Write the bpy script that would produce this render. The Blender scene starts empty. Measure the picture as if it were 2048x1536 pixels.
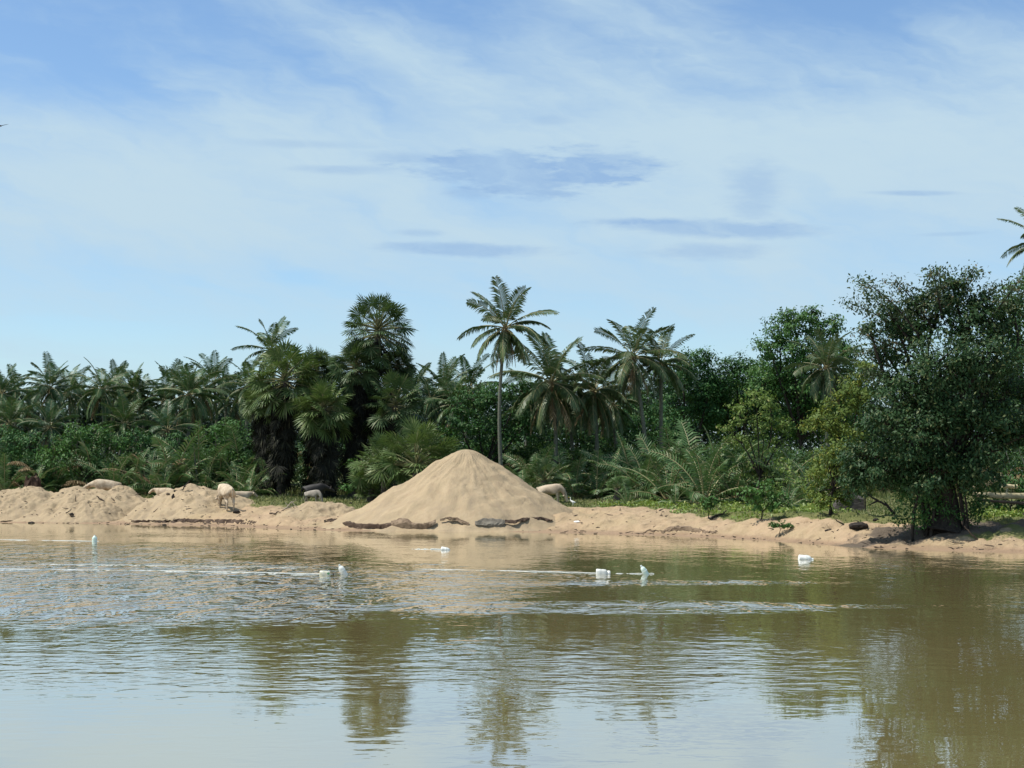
import bpy, math, random
import numpy as np
from mathutils import Vector, Matrix
C = bpy.context.scene
COL = C.collection
R = math.radians

# ------------------------------------------------------------------ camera
F = 3248.0                       # focal length in pixels of the 2048 px wide photograph
CAM_Z = 2.7
PITCH = R(3.38)
cd = bpy.data.cameras.new('camera'); cam = bpy.data.objects.new('camera', cd); COL.objects.link(cam)
cam.location = (0, 0, CAM_Z); cam.rotation_euler = (R(90) + PITCH, 0, 0)
cd.sensor_width = 36; cd.lens = 36 * F / 2048; cd.clip_start = .1; cd.clip_end = 6000
C.camera = cam
C.view_settings.view_transform = 'Standard'; C.view_settings.look = 'None'
C.view_settings.gamma = 1; C.view_settings.exposure = 0.25

# ------------------------------------------------------------------ node helper
class NT:
    def __init__(s, tree): s.t = tree; s.n = tree.nodes; s.l = tree.links
    def add(s, typ, ins=None, **props):
        nd = s.n.new(typ)
        for k, v in props.items(): setattr(nd, k, v)
        for k, v in (ins or {}).items(): s.set(nd.inputs[k], v)
        return nd
    def set(s, sock, v):
        if isinstance(v, bpy.types.NodeSocket): s.l.new(v, sock)
        elif isinstance(v, bpy.types.Node): s.l.new(v.outputs[0], sock)
        else:
            if sock.type == 'RGBA' and len(v) == 3: v = (*v, 1)
            sock.default_value = v
    def m(s, op, a, b=None, c=None, clamp=False):
        ins = {0: a}
        if b is not None: ins[1] = b
        if c is not None: ins[2] = c
        return s.add('ShaderNodeMath', ins, operation=op, use_clamp=clamp).outputs[0]
    def mix(s, f, a, b):
        nd = s.add('ShaderNodeMix', data_type='RGBA')
        s.set(nd.inputs[0], f); s.set(nd.inputs[6], a); s.set(nd.inputs[7], b)
        return nd.outputs[2]
    def noise(s, vec, scale, detail=3, rough=.55, dist=0.0):
        return s.add('ShaderNodeTexNoise', {'Vector': vec, 'Scale': scale, 'Detail': detail, 'Roughness': rough, 'Distortion': dist}).outputs[0]
    def ramp(s, f, stops, interp='LINEAR'):
        nd = s.add('ShaderNodeValToRGB', {0: f}); cr = nd.color_ramp; cr.interpolation = interp
        while len(cr.elements) < len(stops): cr.elements.new(.5)
        for e, (p, c) in zip(cr.elements, stops):
            e.position = p; e.color = (c, c, c, 1) if isinstance(c, (int, float)) else (*c, 1)
        return nd.outputs[0]
    def vec(s, x, y, z=0.0): return s.add('ShaderNodeCombineXYZ', {0: x, 1: y, 2: z}).outputs[0]
    def mapr(s, v, a, b, c=0., d=1., smooth=False):
        return s.add('ShaderNodeMapRange', {0: v, 1: a, 2: b, 3: c, 4: d}, interpolation_type='SMOOTHSTEP' if smooth else 'LINEAR').outputs[0]

# ------------------------------------------------------------------ world: blue sky under a thin veil of high cloud
SUN_EL, SUN_AZ = R(60), R(-98)            # azimuth clockwise from +Y: from the left, a little behind the camera
W = bpy.data.worlds.new('World'); C.world = W; W.use_nodes = True
W.node_tree.nodes.clear(); w = NT(W.node_tree)
sky = w.add('ShaderNodeTexSky', sky_type='NISHITA', sun_disc=False, sun_elevation=SUN_EL, sun_rotation=SUN_AZ,
            altitude=0, air_density=1.0, dust_density=.6, ozone_density=2.0)
dirn = w.add('ShaderNodeTexCoord').outputs['Generated']
sx = w.add('ShaderNodeSeparateXYZ', {0: dirn})
az = w.m('ARCTAN2', sx.outputs[0], sx.outputs[1])
el = w.m('ARCSINE', w.m('MINIMUM', w.m('MAXIMUM', sx.outputs[2], -1.0), 1.0))
U = w.m('MULTIPLY', az, 3.248); V = w.m('MULTIPLY', el, 3.248)
# warp
wv = w.vec(w.m('MULTIPLY', U, 2.2), w.m('MULTIPLY', V, 5.0), 3.1)
wn = w.m('SUBTRACT', w.noise(wv, 1.6, 4, .6), .5)
wn2 = w.m('SUBTRACT', w.noise(w.vec(w.m('MULTIPLY', U, 5), w.m('MULTIPLY', V, 22), 8.7), 1.8, 5, .62), .5)
Uw = w.m('ADD', U, w.m('MULTIPLY', wn, .20)); Vw = w.m('ADD', V, w.m('ADD', w.m('MULTIPLY', wn, .07), w.m('MULTIPLY', wn2, .035)))
# whiteness profile with elevation
prof = w.ramp(w.m('DIVIDE', Vw, 2.0, clamp=True), [(0, .56), (.09, .42), (.145, .32), (.185, .46), (.25, .76), (.335, .78), (.39, .56), (.47, .26), (.55, .26), (.75, .45)], 'EASE')
# diagonal streaks of cirrus (fall from upper left to lower right)
ca, sa = math.cos(R(-21)), math.sin(R(-21))
p1 = w.m('ADD', w.m('MULTIPLY', Uw, ca), w.m('MULTIPLY', Vw, sa)); q1 = w.m('SUBTRACT', w.m('MULTIPLY', Vw, ca), w.m('MULTIPLY', Uw, sa))
st1 = w.noise(w.vec(w.m('MULTIPLY', p1, 1.1), w.m('MULTIPLY', q1, 5.0), 1.3), 1.5, 5, .58)
st2 = w.noise(w.vec(w.m('MULTIPLY', U, 1.2), w.m('MULTIPLY', V, 5.5), 5.3), 1.4, 4, .55)
fine = w.noise(w.vec(w.m('MULTIPLY', p1, 4), w.m('MULTIPLY', q1, 16), 2.3), 1.7, 5, .65)
cloud = w.m('ADD', prof, w.m('ADD', w.m('MULTIPLY', w.m('SUBTRACT', st1, .5), 1.25), w.m('MULTIPLY', w.m('SUBTRACT', st2, .5), .55)))
cloud = w.m('ADD', cloud, w.m('MULTIPLY', w.m('SUBTRACT', fine, .5), .34))
def px2uv(px, py): return (px - 1024) / 1000.0, (960 - py) / 1000.0
def blob(px, py, rx, ry, amt, soft=1.0, rot=0.0, nz=.6, curve=None):
    u0, v0 = px2uv(px, py)
    du = w.m('SUBTRACT', U, u0); dv = w.m('SUBTRACT', V, v0)
    if rot:
        c_, s_ = math.cos(rot), math.sin(rot)
        du, dv = w.m('ADD', w.m('MULTIPLY', du, c_), w.m('MULTIPLY', dv, s_)), w.m('SUBTRACT', w.m('MULTIPLY', dv, c_), w.m('MULTIPLY', du, s_))
    du = w.m('DIVIDE', du, rx / 1000.); dv = w.m('DIVIDE', dv, ry / 1000.)
    d = w.m('SQRT', w.m('ADD', w.m('MULTIPLY', du, du), w.m('MULTIPLY', dv, dv)))
    d = w.m('ADD', d, w.m('ADD', w.m('MULTIPLY', wn2, nz * 3.6), w.m('MULTIPLY', wn, nz * 1.6)))
    return w.m('MULTIPLY', w.mapr(d, 1.0 + .60 * soft, 1.0 - .80 * soft, 0, 1, True), amt)
slate = 0.0
for b in ((120, 170, 420, 130, -.42, 1.6, R(8), .4), (90, 125, 80, 22, -.35, 1.0, 0, .5), (760, -40, 260, 60, -.30, 1.4, R(-14), .4),
          (1850, 40, 330, 70, -.25, 1.6, 0, .4), (640, 60, 330, 32, .28, 1.5, R(-24), .5), (1180, 30, 280, 26, .22, 1.5, R(-24), .5),
          (1040, 348, 190, 42, -.62, .55, R(-3), .75), (1200, 335, 120, 34, -.50, .6, 0, .7), (935, 388, 50, 14, -.4, .7, 0, .6), (820, 320, 75, 12, -.45, .9, 0, .5), (690, 345, 90, 9, -.4, .9, 0, .5),
          (1100, 245, 40, 10, -.3, .9, 0, .6), (600, 298, 120, 7, -.28, 1, 0, .4),
          (920, 500, 165, 13, -.55, .7, R(-1), .45), (835, 468, 50, 7, -.4, .9, 0, .4), (1420, 462, 235, 16, -.55, .7, R(-3), .5), (1400, 508, 130, 15, -.4, .8, 0, .5),
          (1250, 445, 90, 7, -.3, .9, 0, .4), (1510, 385, 55, 55, -.40, .9, R(40), .6), (1820, 405, 85, 5, -.5, .8, R(-3), .3), (1890, 486, 60, 4, -.25, .9, 0, .3),
          (1650, 250, 420, 110, .22, 1.5, 0, .4), (300, 430, 330, 110, .20, 1.5, 0, .4), (590, 560, 60, 14, -.2, 1, 0, .5), (160, 670, 330, 22, -.22, 1.2, 0, .5), (1650, 640, 400, 26, .18, 1.3, 0, .5)):
    px_, py_, rx_, ry_, amt_, soft_, rot_, nz_ = b
    if amt_ < 0 and 200 < py_ < 550: slate = w.m('ADD', slate, blob(px_, py_, rx_, ry_, -amt_ * 1.3, soft_, rot_, nz_))
    else: cloud = w.m('ADD', cloud, blob(px_, py_, rx_, ry_, amt_, soft_, rot_, nz_))
cl = w.mapr(cloud, -.05, 1.05, 0, 1, True)
SKYK = .109
tint = w.add('ShaderNodeMix', data_type='RGBA', blend_type='MULTIPLY')
w.set(tint.inputs[0], 1.0); w.set(tint.inputs[6], sky.outputs[0]); w.set(tint.inputs[7], (.98, 1.12, 1.22))
skyc = w.add('ShaderNodeMix', data_type='RGBA', blend_type='MIX', clamp_result=False)
white = (4.15, 5.45, 6.35)
w.set(skyc.inputs[0], cl); w.set(skyc.inputs[6], tint.outputs[2]); w.set(skyc.inputs[7], white)
slm = w.m('MULTIPLY', w.m('MINIMUM', slate, 1.0), w.mapr(fine, .30, .55, .55, 1.0))
skyf = w.add('ShaderNodeMix', data_type='RGBA', clamp_result=False)
w.set(skyf.inputs[0], slm); w.set(skyf.inputs[6], skyc.outputs[2]); w.set(skyf.inputs[7], (2.45, 3.85, 5.85))
bg = w.add('ShaderNodeBackground', {'Color': skyf.outputs[2], 'Strength': SKYK})
w.l.new(bg.outputs[0], w.add('ShaderNodeOutputWorld').inputs[0])

# ------------------------------------------------------------------ sun
sd = bpy.data.lights.new('sun', 'SUN'); sun = bpy.data.objects.new('sun', sd); COL.objects.link(sun)
sd.energy = 5.0; sd.angle = R(.6); sd.color = (1, .95, .86)
sdir = Vector((math.sin(SUN_AZ) * math.cos(SUN_EL), math.cos(SUN_AZ) * math.cos(SUN_EL), math.sin(SUN_EL)))
sun.rotation_euler = (-sdir).to_track_quat('-Z', 'Y').to_euler(); sun.location = sdir * 300

# ------------------------------------------------------------------ helpers
def rng_(seed): return np.random.RandomState(seed)
def ray(px, py):
    u, v = (px - 1024) / F, (768 - py) / F
    return np.array([u, math.cos(PITCH) - v * math.sin(PITCH), math.sin(PITCH) + v * math.cos(PITCH)])
def P(px, py, D):
    d = ray(px, py); return np.array([0, 0, CAM_Z]) + d * (D / d[1])
def mpp(D): return D / F
_lat = rng_(5).rand(256, 256)
def vnoise(x, y):
    x = np.asarray(x, float); y = np.asarray(y, float)
    xi = np.floor(x).astype(int); yi = np.floor(y).astype(int); fx = x - xi; fy = y - yi
    fx = fx * fx * (3 - 2 * fx); fy = fy * fy * (3 - 2 * fy)
    a = _lat[xi & 255, yi & 255]; b = _lat[(xi + 1) & 255, yi & 255]; c = _lat[xi & 255, (yi + 1) & 255]; d = _lat[(xi + 1) & 255, (yi + 1) & 255]
    return (a * (1 - fx) + b * fx) * (1 - fy) + (c * (1 - fx) + d * fx) * fy - .5
def fbm(x, y, o=4, g=.5):
    s = 0; a = 1; f = 1
    for i in range(o): s = s + a * vnoise(x * f + 17 * i, y * f + 31 * i); a *= g; f *= 2.03
    return s
def sstep(a, b, x):
    t = np.clip((x - a) / (b - a), 0, 1); return t * t * (3 - 2 * t)

class MB:
    "collects geometry and builds ONE mesh object"
    def __init__(s): s.v = []; s.f = []; s.n = 0
    def add(s, verts, faces, mat=0, smooth=False):
        verts = np.asarray(verts, float).reshape(-1, 3); faces = np.asarray(faces, int)
        s.v.append(verts); s.f.append((faces + s.n, mat, smooth)); s.n += len(verts)
    def polys(s, V, mat=0, smooth=False):
        V = np.asarray(V, float); n, k, _ = V.shape
        s.add(V.reshape(-1, 3), np.arange(n * k).reshape(n, k), mat, smooth)
    def tube(s, pts, rad, sides=6, mat=0, cap=True):
        pts = np.asarray(pts, float); rad = np.broadcast_to(np.asarray(rad, float), (len(pts),))
        T = np.gradient(pts, axis=0); T /= np.linalg.norm(T, axis=1)[:, None] + 1e-9
        ref = np.array([0, 0, 1.]) if abs(T[len(T) // 2][2]) < .8 else np.array([1., 0, 0])
        A = np.cross(T, ref); A /= np.linalg.norm(A, axis=1)[:, None] + 1e-9; B = np.cross(T, A)
        th = np.linspace(0, 2 * math.pi, sides, endpoint=False)
        ring = pts[:, None] + rad[:, None, None] * (np.cos(th)[None, :, None] * A[:, None] + np.sin(th)[None, :, None] * B[:, None])
        n = len(pts); i = np.arange(n - 1)[:, None] * sides; j = np.arange(sides)[None]; k = (j + 1) % sides
        q = np.stack([i + j, i + k, i + sides + k, i + sides + j], -1).reshape(-1, 4)
        s.add(ring.reshape(-1, 3), q, mat, True)
        if cap:
            s.add(ring[-1], np.arange(sides)[None], mat, False); s.add(ring[0][::-1], np.arange(sides)[None], mat, False)
    def mesh(s, name, mats):
        me = bpy.data.meshes.new(name)
        V = np.concatenate(s.v) if s.v else np.zeros((0, 3))
        me.vertices.add(len(V)); me.vertices.foreach_set('co', V.astype(np.float32).ravel())
        loops = np.concatenate([f.ravel() for f, _, _ in s.f]); cnt = np.concatenate([np.full(len(f), f.shape[1]) for f, _, _ in s.f])
        mi = np.concatenate([np.full(len(f), m) for f, m, _ in s.f]); sm = np.concatenate([np.full(len(f), b) for f, _, b in s.f])
        me.loops.add(len(loops)); me.loops.foreach_set('vertex_index', loops.astype(np.int32))
        me.polygons.add(len(cnt)); st = np.concatenate([[0], np.cumsum(cnt)[:-1]])
        me.polygons.foreach_set('loop_start', st.astype(np.int32)); me.polygons.foreach_set('loop_total', cnt.astype(np.int32))
        me.polygons.foreach_set('material_index', mi.astype(np.int32)); me.polygons.foreach_set('use_smooth', sm.astype(bool))
        for m in (mats if isinstance(mats, (list, tuple)) else [mats]): me.materials.append(m)
        me.update(calc_edges=True); me.validate()
        return me
    def build(s, name, mats, parent=None, loc=None): return link(name, s.mesh(name, mats), parent, loc)
def link(name, me, parent=None, loc=None, rz=0, sc=1):
    o = bpy.data.objects.new(name, me); COL.objects.link(o)
    if parent: o.parent = parent
    if loc is not None: o.location = tuple(loc)
    if rz: o.rotation_euler.z = rz
    if sc != 1: o.scale = (sc,) * 3 if np.isscalar(sc) else sc
    return o
def tag(o, label, cat, group=None):
    o['label'] = label; o['category'] = cat
    if group: o['group'] = group
    return o
def thing(name, label, cat, loc, group=None, rz=0):
    return tag(link(name, None, None, loc, rz), label, cat, group)
def kind(o, k): o['kind'] = k; return o

# ------------------------------------------------------------------ materials
def mat(name):
    m = bpy.data.materials.new(name); m.use_nodes = True; m.node_tree.nodes.clear(); return m, NT(m.node_tree)
def out(n, sh): n.l.new(sh, n.add('ShaderNodeOutputMaterial').inputs[0])
def leafmat(name, c1, c2, c3=None, rough=.45, trans=.25, spec=.5, patch=.35, tcol=None, p3=.88):
    m, n = mat(name)
    geo = n.add('ShaderNodeNewGeometry'); rnd = geo.outputs['Random Per Island']
    pos = geo.outputs['Position']
    nz = n.noise(pos, patch, 3, .6)
    f = n.m('ADD', n.m('MULTIPLY', rnd, .55), n.m('MULTIPLY', n.mapr(nz, .3, .7), .45))
    col = n.mix(f, c1, c2)
    if c3: col = n.mix(n.mapr(n.m('FRACT', n.m('MULTIPLY', rnd, 7.31)), p3, p3 + .04), col, c3)
    b = n.add('ShaderNodeBsdfPrincipled', {'Base Color': col, 'Roughness': rough, 'Specular IOR Level': spec})
    if trans:
        t = n.add('ShaderNodeBsdfTranslucent', {'Color': n.mix(.35, col, tcol or (.10, .16, .02))})
        mx = n.add('ShaderNodeMixShader', {0: trans, 1: b.outputs[0], 2: t.outputs[0]}); out(n, mx.outputs[0])
    else: out(n, b.outputs[0])
    return m
def plain(name, c1, c2, scale=4, rough=.7, spec=.3, bump=.0, detail=5, stretch=(1, 1, 1), bdist=.03, lo=.35, hi=.65):
    m, n = mat(name)
    tc = n.add('ShaderNodeTexCoord').outputs['Object']
    mp = n.add('ShaderNodeMapping', {'Vector': tc, 'Scale': stretch}).outputs[0]
    nz = n.noise(mp, scale, detail, .6)
    b = n.add('ShaderNodeBsdfPrincipled', {'Base Color': n.mix(n.mapr(nz, lo, hi), c1, c2), 'Roughness': rough, 'Specular IOR Level': spec})
    if bump: n.l.new(n.add('ShaderNodeBump', {'Height': nz, 'Strength': bump, 'Distance': bdist}).outputs[0], b.inputs['Normal'])
    out(n, b.outputs[0]); return m
M = {}
M['coco'] = leafmat('coconut_leaflet', (0.031, 0.073, 0.022), (0.070, 0.128, 0.037), (0.124, 0.138, 0.051), trans=.16, rough=0.5, spec=0.4)
M['coco2'] = leafmat('coconut_leaflet_weathered', (0.038, 0.071, 0.026), (0.082, 0.127, 0.044), (0.140, 0.138, 0.059), trans=.16, rough=0.5, spec=0.4)
M['cocofar'] = leafmat('coconut_leaflet_blue_green', (0.023, 0.063, 0.026), (0.055, 0.116, 0.042), (0.099, 0.123, 0.051), trans=.16, rough=0.5, spec=0.4)
M['rachis'] = plain('frond_rib', (.20, .19, .09), (.30, .27, .14), 2, .5)
M['young'] = leafmat('young_palm_leaflet', (0.052, 0.110, 0.034), (0.120, 0.207, 0.071), (0.192, 0.211, 0.104), trans=.22, rough=0.5, spec=0.4)
M['dead'] = leafmat('dead_frond', (.13, .085, .045), (.26, .19, .10), (.36, .28, .16), rough=.8, trans=.1, spec=.2)
M['fan'] = leafmat('fan_leaf', (0.030, 0.065, 0.021), (0.069, 0.113, 0.038), (0.128, 0.150, 0.067), trans=.18, patch=.6, rough=0.55, spec=0.3)
M['fanbright'] = leafmat('fan_leaf_bright', (0.051, 0.093, 0.024), (0.105, 0.157, 0.045), (0.187, 0.216, 0.090), trans=.22, patch=.6, rough=0.55, spec=0.3)
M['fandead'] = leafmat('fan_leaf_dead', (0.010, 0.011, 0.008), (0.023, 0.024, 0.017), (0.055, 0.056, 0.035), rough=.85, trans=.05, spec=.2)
M['petiole'] = plain('petiole', (.10, .11, .045), (.18, .17, .08), 3, .6)
M['leafdark'] = leafmat('dark_leaf', (0.018, 0.064, 0.018), (0.048, 0.128, 0.029), (0.077, 0.130, 0.032), trans=.18, rough=0.55, spec=0.22)
M['leafmid'] = leafmat('mid_leaf', (0.030, 0.092, 0.020), (0.070, 0.160, 0.034), (0.102, 0.150, 0.041), trans=.2, rough=0.55, spec=0.22)
M['leaflight'] = leafmat('light_leaf', (0.089, 0.152, 0.032), (0.173, 0.242, 0.057), (0.242, 0.242, 0.076), trans=.3, rough=0.55, spec=0.22)
M['leafyellow'] = leafmat('yellow_green_leaf', (0.054, 0.102, 0.020), (0.140, 0.194, 0.038), (0.234, 0.245, 0.050), trans=.3, tcol=(0.198, 0.204, 0.020), rough=0.55, spec=0.22)
M['leafbig'] = leafmat('big_tree_leaf', (0.012, 0.039, 0.014), (0.037, 0.081, 0.025), (0.099, 0.120, 0.045), trans=.14, patch=.5, p3=.86, rough=0.55, spec=0.22)
M['leafpurple'] = leafmat('purplish_leaf', (0.032, 0.054, 0.024), (0.076, 0.109, 0.054), (0.122, 0.103, 0.061), trans=.15, patch=.5, p3=.8, rough=0.55, spec=0.22)
M['leafbrown'] = leafmat('brownish_leaf', (.075, .065, .035), (.14, .12, .06), (.17, .10, .06), trans=.2, rough=0.55, spec=0.22)
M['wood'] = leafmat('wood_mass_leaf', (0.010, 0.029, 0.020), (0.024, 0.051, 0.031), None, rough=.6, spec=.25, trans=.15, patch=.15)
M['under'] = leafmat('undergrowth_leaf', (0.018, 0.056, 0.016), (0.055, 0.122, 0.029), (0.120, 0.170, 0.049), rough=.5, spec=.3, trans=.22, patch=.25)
M['weed'] = leafmat('bright_weed', (.11, .18, .024), (.21, .29, .045), (.30, .32, .07), rough=.5, trans=.35)
M['grass'] = leafmat('grass_blade', (.075, .105, .030), (.150, .175, .050), (.24, .21, .10), rough=.6, trans=.3, patch=.4, p3=.8)
M['palmtrunk'] = plain('palm_bark', (.075, .080, .060), (.155, .158, .122), 6, .85, .2, .6, stretch=(1, 1, 4))
M['fantrunk'] = plain('fan_palm_bark', (.04, .035, .03), (.12, .10, .085), 5, .9, .2, .7, stretch=(1, 1, 3))
M['bark'] = plain('bark', (.012, .010, .008), (.046, .038, .030), 9, .9, .2, .7, stretch=(1, 1, .4))
M['barkpale'] = plain('pale_bark', (.20, .17, .13), (.38, .33, .26), 4, .85, .2, .5, stretch=(1, 1, .4))
M['drift'] = plain('driftwood', (.045, .034, .026), (.12, .09, .065), 6, .85, .2, .5)
M['charred'] = plain('dark_wood', (.014, .012, .011), (.045, .036, .03), 6, .85, .2, .5)
M['log'] = plain('log', (.28, .24, .14), (.48, .42, .27), 5, .8, .2, .5, stretch=(.3, 1, 1))
M['stump'] = plain('stump', (.025, .017, .013), (.085, .055, .040), 5, .95, .1, .9, stretch=(1, 1, .4))
M['tarp'] = plain('grey_sheet', (.10, .070, .046), (.23, .17, .115), 1.2, .9, .1, .5, bdist=.1)
M['tarpdark'] = plain('dark_sheet', (.042, .028, .020), (.115, .082, .060), 2.0, .9, .1, .5, bdist=.1)
M['tarpgrey'] = plain('pale_grey_sheet', (.085, .075, .060), (.20, .18, .145), 1.5, .9, .1, .4, bdist=.08)
M['leanto'] = plain('thatch_cover', (.030, .026, .023), (.085, .075, .066), 3, .85, .2, .7, stretch=(1, 1, 5))
M['cow'] = plain('cream_hide', (.27, .20, .13), (.58, .48, .35), 2.4, .75, .25)
M['cowtan'] = plain('tan_hide', (.27, .21, .15), (.50, .41, .30), 1.5, .75, .25)
M['calf'] = plain('grey_hide', (.17, .15, .12), (.34, .30, .25), 2.0, .75, .25)
M['buffalo'] = plain('dark_hide', (.012, .011, .010), (.034, .030, .028), 2, .6, .3)
M['horn'] = plain('horn', (.05, .04, .035), (.12, .10, .08), 8, .5)
M['egret'] = plain('white_feathers', (.72, .72, .68), (.85, .85, .82), 8, .8)
M['beak'] = plain('yellow_beak', (.55, .35, .05), (.65, .42, .08), 8, .5)
M['birdcol'] = plain('dark_feathers', (.02, .02, .022), (.05, .05, .05), 8, .8)
M['plastic'] = plain('white_plastic', (.52, .53, .49), (.72, .72, .67), 7, .45, .4)
M['plasticdirty'] = plain('stained_white_plastic', (.40, .39, .27), (.66, .65, .55), 8, .4, .5)
M['plasticgreen'] = plain('greenish_clear_plastic', (.42, .56, .49), (.66, .75, .69), 5, .3, .5)
M['greenmark'] = plain('green_stain', (.04, .17, .06), (.10, .28, .12), 8, .5)
M['cap'] = plain('cap_plastic', (.55, .62, .60), (.72, .76, .74), 8, .4)
M['blackcord'] = plain('black_cord', (.012, .012, .012), (.03, .03, .03), 8, .7)
M['rope'] = plain('white_rope', (.46, .50, .49), (.62, .65, .62), 20, .6)
M['bag'] = plain('white_bag', (.70, .70, .66), (.82, .82, .78), 8, .5)

def sandmat(terrain):
    m, n = mat('sand_ground' if terrain else 'heaped_sand')
    geo = n.add('ShaderNodeNewGeometry'); pos = geo.outputs['Position']
    n1 = n.noise(pos, .35, 4, .6); n2 = n.noise(pos, 2.2, 5, .65); n3 = n.noise(pos, 14, 4, .7)
    if terrain: c = n.mix(n.mapr(n1, .38, .62), (.345, .262, .157), (.375, .270, .172))
    else: c = n.mix(n.mapr(n1, .38, .62), (.315, .243, .152), (.355, .274, .172))
    c = n.mix(n.m('MULTIPLY', n.mapr(n2, .46, .72), .45), c, (.29, .205, .132))
    c = n.mix(n.m('MULTIPLY', n.mapr(n3, .5, .75), .28), c, (.44, .355, .25))
    dent = n.mapr(n.noise(n.add('ShaderNodeMapping', {'Vector': pos, 'Scale': (1, 1, 1)}).outputs[0], 1.35, 6, .7, .8), .30, .52)
    if not terrain:
        ob = n.add('ShaderNodeSeparateXYZ', {0: n.add('ShaderNodeTexCoord').outputs['Object']}); an = n.m('ARCTAN2', ob.outputs[0], n.m('MULTIPLY', ob.outputs[1], -1.0))
        stk = n.noise(n.vec(n.m('MULTIPLY', an, 4.0), n.m('MULTIPLY', ob.outputs[2], .35), n.m('MULTIPLY', n1, 1.2)), 2.2, 5, .65, .3)
        c = n.mix(n.m('MULTIPLY', n.mapr(stk, .48, .66), .55), c, (.26, .205, .142)); c = n.mix(n.m('MULTIPLY', n.mapr(stk, .46, .34), .35), c, (.43, .335, .225))
    h = n.m('ADD', n.m('ADD', n.m('MULTIPLY', n2, .13 if terrain else .06), n.m('MULTIPLY', n3, .05)), n.m('MULTIPLY', dent, .07 if terrain else .025))
    if terrain:
        z = n.add('ShaderNodeSeparateXYZ', {0: pos}).outputs[2]
        wet = n.mapr(n.m('ADD', z, n.m('MULTIPLY', n.m('SUBTRACT', n1, .5), .12)), .20, .02, 0, 1, True)
        c = n.mix(n.m('MULTIPLY', wet, .75), c, (.255, .172, .112))
        g = n.add('ShaderNodeAttribute', attribute_name='grass').outputs['Fac']
        gm = n.m('MULTIPLY', g, 1.0)
        gf = n.mapr(n.m('ADD', gm, n.m('ADD', n.m('MULTIPLY', n.m('SUBTRACT', n2, .5), .9), n.m('MULTIPLY', n.m('SUBTRACT', n3, .5), .5))), .35, .65, 0, 1, True)
        gc = n.mix(n.mapr(n1, .35, .65), (.085, .105, .030), (.150, .155, .058))
        gc = n.mix(n.m('MULTIPLY', n.mapr(n3, .45, .7), .6), gc, (.20, .17, .085))
        c = n.mix(gf, c, gc)
        du = n.add('ShaderNodeAttribute', attribute_name='dirt').outputs['Fac']
        df = n.mapr(n.m('ADD', du, n.m('MULTIPLY', n.m('SUBTRACT', n2, .5), .7)), .35, .65, 0, 1, True)
        c = n.mix(df, c, n.mix(n3, (.06, .047, .036), (.17, .135, .10)))
    b = n.add('ShaderNodeBsdfPrincipled', {'Base Color': c, 'Roughness': .95, 'Specular IOR Level': .15})
    n.l.new(n.add('ShaderNodeBump', {'Height': h, 'Strength': .8, 'Distance': 1.0}).outputs[0], b.inputs['Normal'])
    out(n, b.outputs[0]); return m
M['sand'] = sandmat(True); M['heap'] = sandmat(False)

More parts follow.
